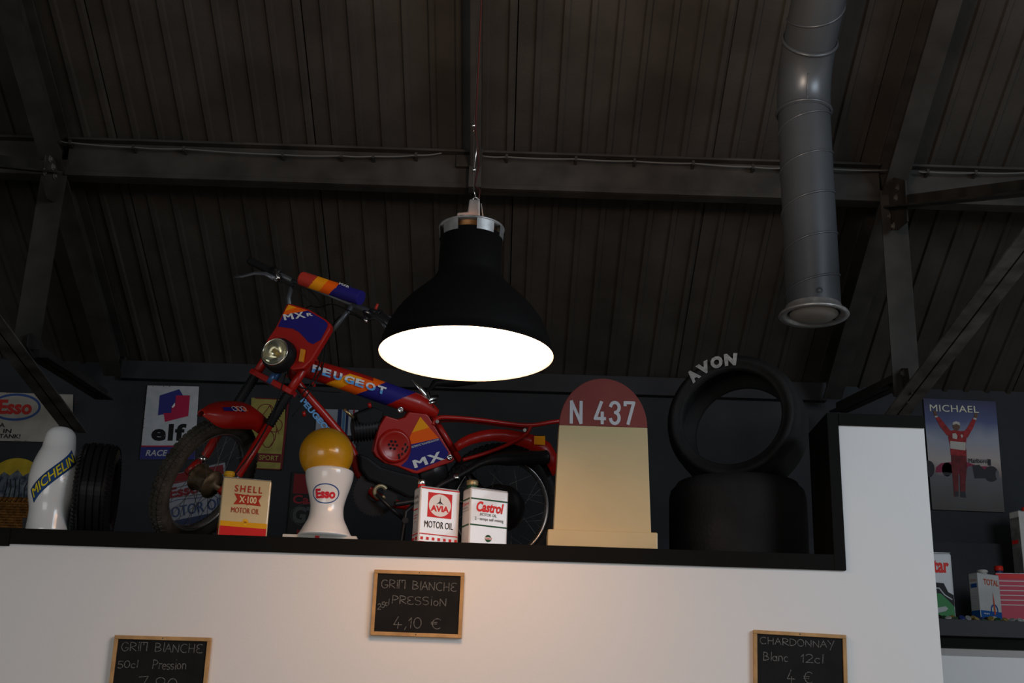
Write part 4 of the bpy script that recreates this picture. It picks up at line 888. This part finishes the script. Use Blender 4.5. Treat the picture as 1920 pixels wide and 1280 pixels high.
m = MB(); F.text(m, 'N', .14, .62, .40, .9, bold=.02); obj('lettering', m, mat('grey_print', (.42, .42, .44), .5), th)
# ---- signs behind the moped
YM = mat('aged_yellow_enamel', (.30, .26, .07), .5, var=.25, scale=14)
DR = mat('dark_red_print', (.13, .015, .02), .5)
th, F = signface([(464, 878), (529, 881), (536, 748), (471, 745)], YS, .006, 'tall aged yellow sign with dark red border behind the moped fork', 'metal_sign', YM)
m = MB(); F.rect(m, .04, .10, .93, .22); F.rect(m, .94, 0, 1, 1); F.rect(m, 0, .0, 1, .012); F.rect(m, 0, .985, 1, 1)
F.ring(m, .34, .80, .26, .12, .004); F.ring(m, .66, .62, .22, .10, .004); F.ring(m, .5, .42, .18, .12, .004); F.line(m, [(.2, .7), (.45, .9), (.6, .75), (.85, .85)], .004); F.line(m, [(.35, .45), (.6, .7), (.8, .5)], .004); F.line(m, [(.55, .3), (.7, .42), (.72, .58)], .004)
obj('red_print', m, DR, th)
m = MB(); F.text(m, 'SPORT', .30, .125, .86, .195, .0022, bold=.02); obj('lettering', m, YM, th)
th, F = signface([(588, 850), (668, 852), (672, 768), (594, 766)], YS, .006, 'white sign with blue racing stripes and dark foot behind the moped engine', 'metal_sign', mat('pale_blue_enamel', (.26, .30, .36), .5, var=.15))
for nm, a, b, cc_ in (('navy_stripe', .50, .60, (.01, .02, .07)), ('blue_stripe', .62, .68, (.05, .14, .26)), ('navy_stripe', .70, .76, (.01, .02, .07)), ('red_stripe', .86, .90, (.2, .02, .03))):
    m = MB(); F.rect(m, a, .25, b, 1); obj(nm, m, mat(nm+'_m', cc_, .5), th)
m = MB(); F.rect(m, 0, 0, 1, .42); obj('dark_foot', m, mat('foot_black', (.014, .015, .02), .5), th)
m = MB(); F.text(m, 'LE MANS', .05, .12, .98, .30, .002, bold=.02); obj('lettering', m, mat('dim_print', (.18, .18, .19), .5), th)
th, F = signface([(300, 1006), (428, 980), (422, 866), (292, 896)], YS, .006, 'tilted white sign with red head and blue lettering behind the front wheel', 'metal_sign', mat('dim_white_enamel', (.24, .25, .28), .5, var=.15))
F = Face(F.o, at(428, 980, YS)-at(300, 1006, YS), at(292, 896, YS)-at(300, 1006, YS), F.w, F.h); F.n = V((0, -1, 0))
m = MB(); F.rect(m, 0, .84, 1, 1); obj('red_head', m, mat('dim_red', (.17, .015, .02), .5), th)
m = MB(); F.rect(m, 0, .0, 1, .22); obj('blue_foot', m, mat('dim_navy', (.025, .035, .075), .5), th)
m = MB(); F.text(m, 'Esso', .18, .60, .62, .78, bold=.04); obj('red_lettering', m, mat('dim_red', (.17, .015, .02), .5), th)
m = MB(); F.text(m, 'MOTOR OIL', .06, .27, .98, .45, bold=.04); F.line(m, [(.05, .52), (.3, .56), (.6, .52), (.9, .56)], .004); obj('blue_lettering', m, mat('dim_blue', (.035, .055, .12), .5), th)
th, F = signface([(537, 1004), (628, 1008), (636, 888), (547, 884)], YS, .006, 'dark oil sign with red and green panels behind the yellow ball statue', 'metal_sign', mat('near_black_enamel', (.02, .02, .02), .5))
m = MB(); F.rect(m, .04, .66, .96, .97); obj('red_panel', m, mat('sign_maroon', (.17, .015, .02), .5), th); m = MB(); F.rect(m, .2, .0, .42, .10); obj('red_panel', m, MATS['sign_maroon'], th)
m = MB(); F.rect(m, .45, .0, .96, .12); obj('green_panel', m, mat('sign_green', (.01, .06, .04), .5), th)
m = MB(); F.text(m, 'Castrol', .06, .50, .94, .64, bold=.03); obj('lettering', m, mat('sign_maroon2', (.24, .02, .03), .5), th)
m = MB(); F.text(m, 'GTX', .08, .20, .92, .46, bold=.04); F.ring(m, .5, .33, .46, .19, .003); obj('large_lettering', m, mat('dim_grey', (.07, .075, .075), .5), th)
# ================================================================ POSTER
th, F = signface([(1748, 955), (1884, 960), (1867, 752), (1731, 746)], YS, .004, 'racing poster of a driver in red with raised arms before a red car', 'poster',
    rampmat('poster_sky', 2, [(0, (.030, .022, .018)), (.14, (.050, .042, .038)), (.32, (.075, .072, .085)), (.35, (.20, .14, .13)), (.45, (.34, .29, .27)), (.62, (.24, .26, .32)), (.78, (.05, .065, .18)), (1, (.010, .010, .05))], .6, noise=.22, nscale=2.2), bevel=.001)
def pq(x, y): return ((x-330)/(945-330) if False else 0, 0)
# poster coordinates read from an enlarged view: x 330..960, y 1085..125
def pp(x, y):
    v = (1085-y)/960; x0 = 400-(1085-y)*.083; w_ = 620; return ((x-x0+0)/w_, v)
def pol(nm, pts, mt, d=.0012, lab=None, parent=None): m = MB(); F.poly(m, [pp(*p) for p in pts], d); return obj(nm, m, mt, th, label=lab)
PR, PD = mat('poster_red', (.30, .018, .02), .5, var=.35, scale=40), mat('poster_dark', (.02, .018, .022), .5)
PWh, PG = mat('poster_white', (.42, .40, .36), .5), mat('poster_grey', (.10, .10, .12), .5)
PS = mat('poster_skin', (.12, .06, .04), .5); PR2 = mat('poster_deep_red', (.12, .008, .01), .5, var=.4, scale=30); PM = mat('poster_magenta', (.20, .015, .05), .5)
pol('car_wheel', [(365+52*cos(a), 742+72*sin(a)) for a in [i*.35 for i in range(18)]], PD); pol('car_wheel', [(525+45*cos(a), 740+60*sin(a)) for a in [i*.35 for i in range(18)]], PD)
pol('car_wheel', [(905+58*cos(a)*1.1, 765+68*sin(a)) for a in [i*.35 for i in range(18)]], PD, .0016); pol('car_wheel', [(725+38*cos(a), 765+62*sin(a)) for a in [i*.35 for i in range(18)]], PG, .0016)
pol('car_rim', [(958+16*cos(a), 768+38*sin(a)) for a in [i*.5 for i in range(13)]], PG, .002)
pol('car_body', [(425, 770), (430, 725), (470, 690), (545, 678), (620, 690), (700, 672), (800, 705), (870, 700), (865, 745), (780, 765), (640, 775), (520, 765)], PM)
pol('car_floor', [(380, 800), (560, 790), (860, 800), (860, 828), (560, 822), (380, 815)], PG); pol('car_cockpit', [(740, 700), (800, 690), (860, 740), (850, 805), (760, 810)], PD, .0018)
pol('rear_wing', [(700, 640), (875, 640), (875, 672), (700, 668)], mat('wing_pale', (.20, .18, .18), .5), .0014); pol('wing_plate', [(872, 638), (902, 640), (904, 695), (876, 695)], PD, .002)
m = MB(); a, b = pp(712, 676), pp(870, 640); F.text(m, 'Marlboro', a[0], a[1], b[0], b[1], .002, bold=.03); obj('wing_lettering', m, PD, th)
pol('leg', [(556, 560), (622, 565), (625, 700), (622, 850), (622, 955), (585, 965), (578, 860), (562, 720)], PR2, .0024, 'left trouser leg'); pol('leg', [(620, 565), (690, 562), (696, 700), (684, 840), (682, 965), (640, 965), (636, 850), (628, 700)], PR2, .0024, 'right trouser leg')
pol('shoe', [(588, 925), (622, 925), (624, 965), (592, 970)], PD, .0028); pol('shoe', [(640, 925), (680, 925), (690, 975), (640, 972)], PD, .0028)
pol('torso', [(548, 405), (590, 398), (640, 405), (678, 402), (692, 470), (685, 530), (690, 620), (555, 615), (548, 530), (532, 465)], PR, .0026)
pol('arm', [(432, 282), (455, 290), (545, 398), (570, 420), (545, 455), (520, 445), (460, 370), (420, 295)], PR, .0028); pol('arm', [(748, 285), (778, 300), (750, 370), (700, 462), (672, 450), (670, 410), (700, 370)], PR, .0028)
pol('hand', [(398, 240), (408, 232), (428, 245), (436, 280), (412, 284)], PS, .003); pol('hand', [(758, 250), (775, 242), (792, 250), (784, 288), (762, 286)], PS, .003)
pol('cuff', [(412, 282), (437, 278), (440, 290), (418, 296)], PWh, .0032); pol('cuff', [(754, 284), (780, 288), (776, 304), (750, 296)], PWh, .0032)
pol('head', [(603+32*cos(a), 362+42*sin(a)) for a in [i*.35 for i in range(18)]], PS, .0032); pol('cap', [(568, 355), (572, 330), (600, 320), (630, 330), (636, 358), (604, 345)], PWh, .0036)
pol('chest_band', [(549, 495), (684, 502), (682, 572), (550, 560)], PWh, .0032, 'white chest band'); pol('badge', [(568, 430), (598, 425), (612, 450), (606, 478), (570, 470)], PWh, .0032); pol('badge', [(640, 440), (652, 432), (662, 450), (650, 466)], PWh, .0032)
m = MB(); a, b = pp(372, 240), pp(795, 180); F.text(m, 'MICHAEL', a[0]-.0, a[1], b[0], b[1], .003, bold=.008, space=1.05); obj('title_lettering', m, mat('poster_cream', (.62, .60, .48), .5), th)
m = MB(); a, b = pp(615, 1058), pp(682, 1048); F.text(m, '2 0 0 4', a[0], a[1], b[0], b[1], .002) if False else [F.rect(m, a[0]+q*.023, a[1], a[0]+q*.023+.012, b[1], .002) for q in range(5)]; obj('credit_marks', m, PG, th, kind='stuff')
# ================================================================ RIGHT SHELF
def tin2(px, py, Y, w, h, d, yaw, label, body, cap, **k): return tin(px, py, Y, w, h, d, yaw, 'oil_tin', label, body, cap, **k)
t, F, G = tin2(1840, 1163, 6.12, .145, .240, .055, 28, 'white and blue oil tin with a slim red spire, on the right rear shelf', mat('aged_white_tin', (.42, .42, .41), .4, var=.12, scale=10), mat('pale_cap', (.40, .38, .35), .4), capx=.45, capr=.026, caph=.022, bev=.003)
m = MB()
for Q in (F, G): Q.rect(m, .02, .01, .98, .27, .001)
G.rect(m, .2, .72, .85, .80); obj('blue_base', m, mat('tin_blue', (.01, .07, .24), .4), t)
m = MB(); F.text(m, 'TOTAL', .25, .78, .95, .90, bold=.02); G.text(m, 'TOTAL', .15, .84, .85, .89); F.poly(m, [(.62, .20), (.70, .22), (.67, .5), (.63, .66), (.62, .5)], .0022); obj('lettering', m, mat('rust_red_print', (.42, .07, .03), .45), t)
m = MB(); F.ring(m, .65, .30, .17, .115, .007, .0018); obj('blue_ring', m, mat('ring_blue2', (.02, .06, .22), .4), t)
m = MB(); F.text(m, 'huile à cylindre', .22, .09, .90, .14, .002); F.text(m, 'HUILE', .15, .20, .40, .225, .002); obj('small_lettering', m, WHT, t)
m = MB()
for q in range(6): G.rect(m, .2, .38+q*.045, .8, .395+q*.045)
obj('side_print', m, mat('grey_print', (.42, .42, .44), .5), t)
t, F, G = tin2(1874, 1163, 6.40, .21, .287, .08, -4, 'red and pink oil tin with thin white stripes and red cap, right frame edge', mat('rose_tin', (.46, .025, .06), .4), mat('red_cap', (.55, .02, .01), .35), capx=.15, capr=.022, caph=.042, neck=mat('navy_neck', (.02, .02, .07), .4), bev=.003)
m = MB()
for q in range(6): F.rect(m, .02, .45+q*.082, .98, .468+q*.082)
obj('white_stripe', m, mat('pink_white', (.6, .45, .45), .45), t)
m = MB(); F.rect(m, .01, .01, .99, .22, .001); obj('pale_base', m, mat('pale_pink', (.52, .40, .40), .45), t)
m = MB(); F.text(m, 'ANTAR', .12, .05, .92, .19, .002, bold=.06); obj('lettering', m, PINK, t)
m = MB(); F.rect(m, .01, .91, .99, .99, .001); obj('red_top', m, PINK, t)
# green can with large lettering partly behind the pier
t, F, G = tin2(1676, 1163, 6.25, .30, .352, .09, -2, 'tall white, black and green oil can half hidden behind the white pier', mat('white_can', (.62, .63, .64), .35), BLK, capx=.3, capr=.025, caph=.03, bev=.012)
m = MB(); F.poly(m, [(.02, .02), (.98, .02), (.98, .26), (.90, .42), (.82, .46), (.02, .46)], .001); obj('green_panel', m, mat('vivid_green', (.01, .20, .04), .4), t)
m = MB(); F.poly(m, [(.02, .44), (.78, .44), (.90, .34), (.985, .26), (.985, .42), (.90, .46), (.84, .58), (.02, .62)], .0014); obj('black_swoosh', m, KBLK, t)
m = MB(); F.line(m, [(.02, .53), (.76, .51), (.84, .42), (.95, .36)], .006, .002); F.poly(m, [(.70, .17), (.84, .20), (.88, .235), (.84, .265), (.70, .24)], .002); obj('pale_print', m, mat('grey_white', (.42, .44, .44), .45), t)
m = MB(); F.text(m, 'antar', .50, .72, .945, .90, .002, bold=.035); obj('lettering', m, mat('bright_red_print', (.72, .02, .015), .45), t)
# tall tin at the frame edge
H = at(1912, 957, 6.60).z-ZL
t, F, G = tin2(1926, 1120, 6.60, .16, H, .07, 24, 'tall pale tin behind the red striped tin, cut by the right picture edge', mat('pale_tin', (.50, .48, .45), .4, var=.1, scale=12), mat('red_cap', (.55, .02, .01), .35), capx=.5)
m = MB(); G.rect(m, .05, .05, .95, .95, .001); obj('grey_side_print', m, mat('grey_label', (.16, .15, .14), .5, var=.4, scale=20), t)
m = MB(); G.rect(m, .1, .74, .7, .77, .002); obj('red_mark', m, PINK, t)
# bottle caps scattered along the shelf edge
capc = [('gold', (.30, .22, .06)), ('white', (.55, .55, .52)), ('blue', (.03, .05, .20)), ('black', (.02, .02, .02)), ('silver', (.35, .35, .34)), ('green', (.03, .10, .04))]
rc = random.Random(11); x = at(1762, 1160, 6.05).x; i = 0; words = {}
xe = at(1925, 1160, 6.05).x
while x < xe:
    for row in (0, 1):
        cn, cv = rc.choice(capc); y = 6.045+row*.036+rc.random()*.006; r = .0150
        m = MB(); prof = []
        N = 21; vs = []
        tl = rc.uniform(.2, 1.6); tilt = V((rc.uniform(-.5, .5), -tl, 1)).normalized(); c = V((x+rc.uniform(-.006, .006), y, ZL+.004+.0155*sqrt(1-tilt.z**2)+.004*row))
        a_ = (V((1, 0, 0))-tilt*tilt.x).normalized(); b_ = tilt.cross(a_)
        for hh, rr_, fl in ((-.004, r, 1), (.002, r*.93, 1), (.0035, r*.80, 0)):
            for q in range(42): th_ = 2*pi*q/42; rq = rr_*(1+.05*fl*(1 if q % 2 else -1)); vs.append(c+tilt*hh+(a_*cos(th_)+b_*sin(th_))*rq)
        m.add(vs, [(k_*42+q, k_*42+(q+1) % 42, (k_+1)*42+(q+1) % 42, (k_+1)*42+q) for k_ in (0, 1) for q in range(42)]+[tuple(range(84, 126))]); o = obj('bottle_cap', m, mat('cap_'+cn, cv, .35, .5), base=c)
        words[cn] = words.get(cn, 0)+1; tag(o, '%s %s bottle cap counting from the white pier along the right shelf' % (('first', 'second', 'third', 'fourth', 'fifth', 'sixth', 'seventh', 'eighth')[words[cn]-1], cn), 'bottle cap', '%s bottle caps on the right rear shelf' % cn)
    x += .034
# ================================================================ CHALKBOARDS
GL = {'G': ([arc(.5, .5, .46, .5, 50, 330, 14)+[(.9, .38), (.55, .38)]], .95), 'R': ([[(.1, 0), (.1, 1)]+arc(.1, .73, .7, .27, 90, -90, 8)+[(.85, 0)]], .85), 'i': ([[(.2, 0), (.2, .75)], [(.2, .98), (.24, 1.04)]], .35), 'M': ([[(.05, 0), (.05, 1), (.85, 1), (.85, 0)], [(.42, 1), (.42, .75)]], .95),
      'B': ([[(.1, 0), (.1, 1)]+arc(.1, .76, .6, .24, 90, -90, 8)+arc(.1, .26, .75, .26, 90, -90, 8)], .9), 'l': ([[(.15, 0), (.2, 1.05)]], .3), 'A': ([[(.0, 0), (.4, .95), (.8, 0)], [(.15, .38), (.65, .38)]], .85), 'N': ([[(.05, 0), (.05, .9), (.75, 0), (.78, .95)]], .9), 'C': ([arc(.5, .5, .48, .5, 55, 305, 12)], .9),
      'H': ([[(.08, 0), (.08, 1)], [(.75, 0), (.75, 1)], [(.08, .5), (.75, .5)]], .88), 'E': ([arc(.5, .75, .42, .25, 50, 260, 8)+arc(.5, .25, .45, .25, 100, 310, 8)], .85), 'P': ([[(.1, 0), (.15, 1)]+arc(.15, .72, .65, .28, 90, -90, 8)], .85), 'S': ([arc(.42, .76, .36, .24, 40, 270, 8)+arc(.42, .26, .36, .26, 90, -140, 8)], .85),
      'I': ([[(.2, 0), (.2, .8)], [(.2, 1.0), (.24, 1.06)]], .4), 'O': ([arc(.45, .5, .42, .5, 90, 450, 16)], .95), 'D': ([[(.1, 0), (.1, 1)]+arc(.1, .5, .8, .5, 90, -90, 12)], .95), 'Y': ([[(.05, 1), (.42, .5)], [(.85, 1), (.3, -.35)]], .9), ' ': ([], .7), ',': ([[(.25, .08), (.1, -.22)]], .35),
      '4': ([[(.5, 1), (.1, .25), (.9, .25)], [(.55, .45), (.5, -.1)]], .95), '1': ([[(.1, .7), (.35, 1), (.3, 0)]], .5), '0': ([arc(.4, .5, .36, .5, 90, 450, 14)], .85), '€': ([arc(.6, .5, .48, .48, 50, 310, 12), [(0, .6), (.6, .6)], [(0, .42), (.55, .42)]], 1.05), '2': ([arc(.4, .72, .36, .28, 160, -30, 8)+[(.05, 0), (.8, 0)]], .85), '5': ([[(.75, 1), (.2, 1), (.15, .58)]+arc(.4, .3, .38, .3, 100, -140, 8)], .85),
      '7': ([[(.0, .92), (.7, 1), (.25, 0)]], .8), '9': ([arc(.4, .7, .35, .3, 0, 360, 12)+[(.7, .4), (.4, 0)]], .85), 'c': ([arc(.35, .3, .32, .3, 50, 310, 8)], .65), 'd': ([arc(.3, .28, .28, .28, 0, 360, 10), [(.62, 1), (.58, 0)]], .75), 'r': ([[(.1, 0), (.12, .6), (.35, .55), (.5, .6)]], .5), 'e': ([[(.08, .3), (.55, .34)]+arc(.32, .3, .28, .3, 10, 310, 8)], .62), 's': ([arc(.25, .44, .22, .16, 40, 270, 6)+arc(.25, .14, .24, .15, 90, -140, 6)], .52), 'o': ([arc(.3, .3, .28, .3, 0, 360, 10)], .68), 'n': ([[(.08, 0), (.08, .6)]+arc(.33, .36, .24, .24, 160, 0, 6)+[(.58, 0)]], .7), 'a': ([arc(.3, .28, .28, .28, 0, 360, 10), [(.6, .58), (.62, 0)]], .72)}
CH = mat('chalk', (.20, .20, .195), .9, col2=(.07, .07, .068), scale=160)
def board(corners, label, lines, low=False):
    "corners px: TL, TR, and bottom-left (x, y)"
    Yf = YF-.018; (ax_, ay), (bx_, by), (cx_, cy) = corners
    TLp, TRp, BLp = at(ax_, ay, Yf), at(bx_, by, Yf), at(cx_, cy, Yf)
    W_ = (TRp-TLp).length; Hh = (TLp-BLp).length if not low else .222; u = (TRp-TLp).normalized(); v = V((0, -1, 0)).cross(u)*-1; v = u.cross(V((0, 1, 0))) if False else V((-u.z, 0, u.x))
    O = TLp-v*Hh; F = Face(O, u, v, W_, Hh); F.n = V((0, -1, 0))
    t = thing('chalkboard', O+u*(W_/2)+V((0, .016, 0)), label, 'chalkboard')
    fr = .0125; wood = mat('pale_wood', (.50, .30, .13), .55, var=.2, scale=25)
    def bar(a0, b0, a1, b1):
        m = MB(); P = [F.p(a0/W_, b0/Hh, 0), F.p(a1/W_, b0/Hh, 0), F.p(a1/W_, b1/Hh, 0), F.p(a0/W_, b1/Hh, 0)]; m.prism(P, (0, .016, 0)); m.f = [f[::-1] for f in m.f]; obj('frame_bar', m, wood, t, bevel=.0015)
    bar(0, 0, W_, fr); bar(0, Hh-fr, W_, Hh); bar(0, fr, fr, Hh-fr); bar(W_-fr, fr, W_, Hh-fr)
    m = MB(); P = [F.p(fr/W_, fr/Hh, -.006), F.p(1-fr/W_, fr/Hh, -.006), F.p(1-fr/W_, 1-fr/Hh, -.006), F.p(fr/W_, 1-fr/Hh, -.006)]; m.prism(P, (0, .006, 0)); obj('slate', m, mat('slate_black', (.010, .010, .010), .65, var=.3, scale=14), t)
    for b in (.5*fr/Hh, 1-.5*fr/Hh): m = MB(); m.disc(F.p(.5, b, .0006), (0, -1, 0), .0022, 8); obj('nail', m, BLKM, t)
    rr = random.Random(len(label))
    for (tx, a0, b0, a1, hh, sl) in lines:
        wt_ = sum(GL[c][1] for c in tx); m = MB(); x = 0
        for c in tx:
            for st in GL[c][0]:
                j = rr.uniform(-.04, .04)
                F.line(m, [(a0+(a1-a0)*(x+px_*.9)/wt_, b0+sl*(x/wt_)+hh*(py_+j)) for px_, py_ in st], .0026, -.0048)
            x += GL[c][1]
        obj('chalk_writing', m, CH, t)
    return t
board(((702, 1067), (871, 1073), (695, 1190)), 'chalkboard with the 4,10 € price, higher than the other two', [('GRiM BlANCHE', .085, .725, .93, .125, -.02), ('25cl', .062, .39, .19, .085, .09), ('PRESSIoN', .21, .49, .83, .12, -.01), ('4,10 €', .24, .13, .79, .16, .0)])
board(((215, 1190), (396, 1195), (203, 1280)), 'chalkboard at the lower left priced 7,90, cut by the picture bottom', [('GRiM BlANCHE', .08, .775, .93, .125, .0), ('50cl', .06, .52, .28, .10, .02), ('Pression', .42, .52, .78, .13, .01), ('7,90', .30, .24, .72, .17, -.02)], True)
board(((1413, 1180), (1587, 1190), (1415, 1280)), 'chalkboard for white wine at the lower right, cut by the picture bottom', [('CHARDONNAY', .07, .80, .88, .10, .0), ('Blanc', .10, .56, .38, .12, .0), ('12cl', .50, .56, .76, .12, .0), ('4 €', .35, .26, .65, .17, .0)], True)
for o in bpy.data.objects:
    if '_o' in o: del o['_o']
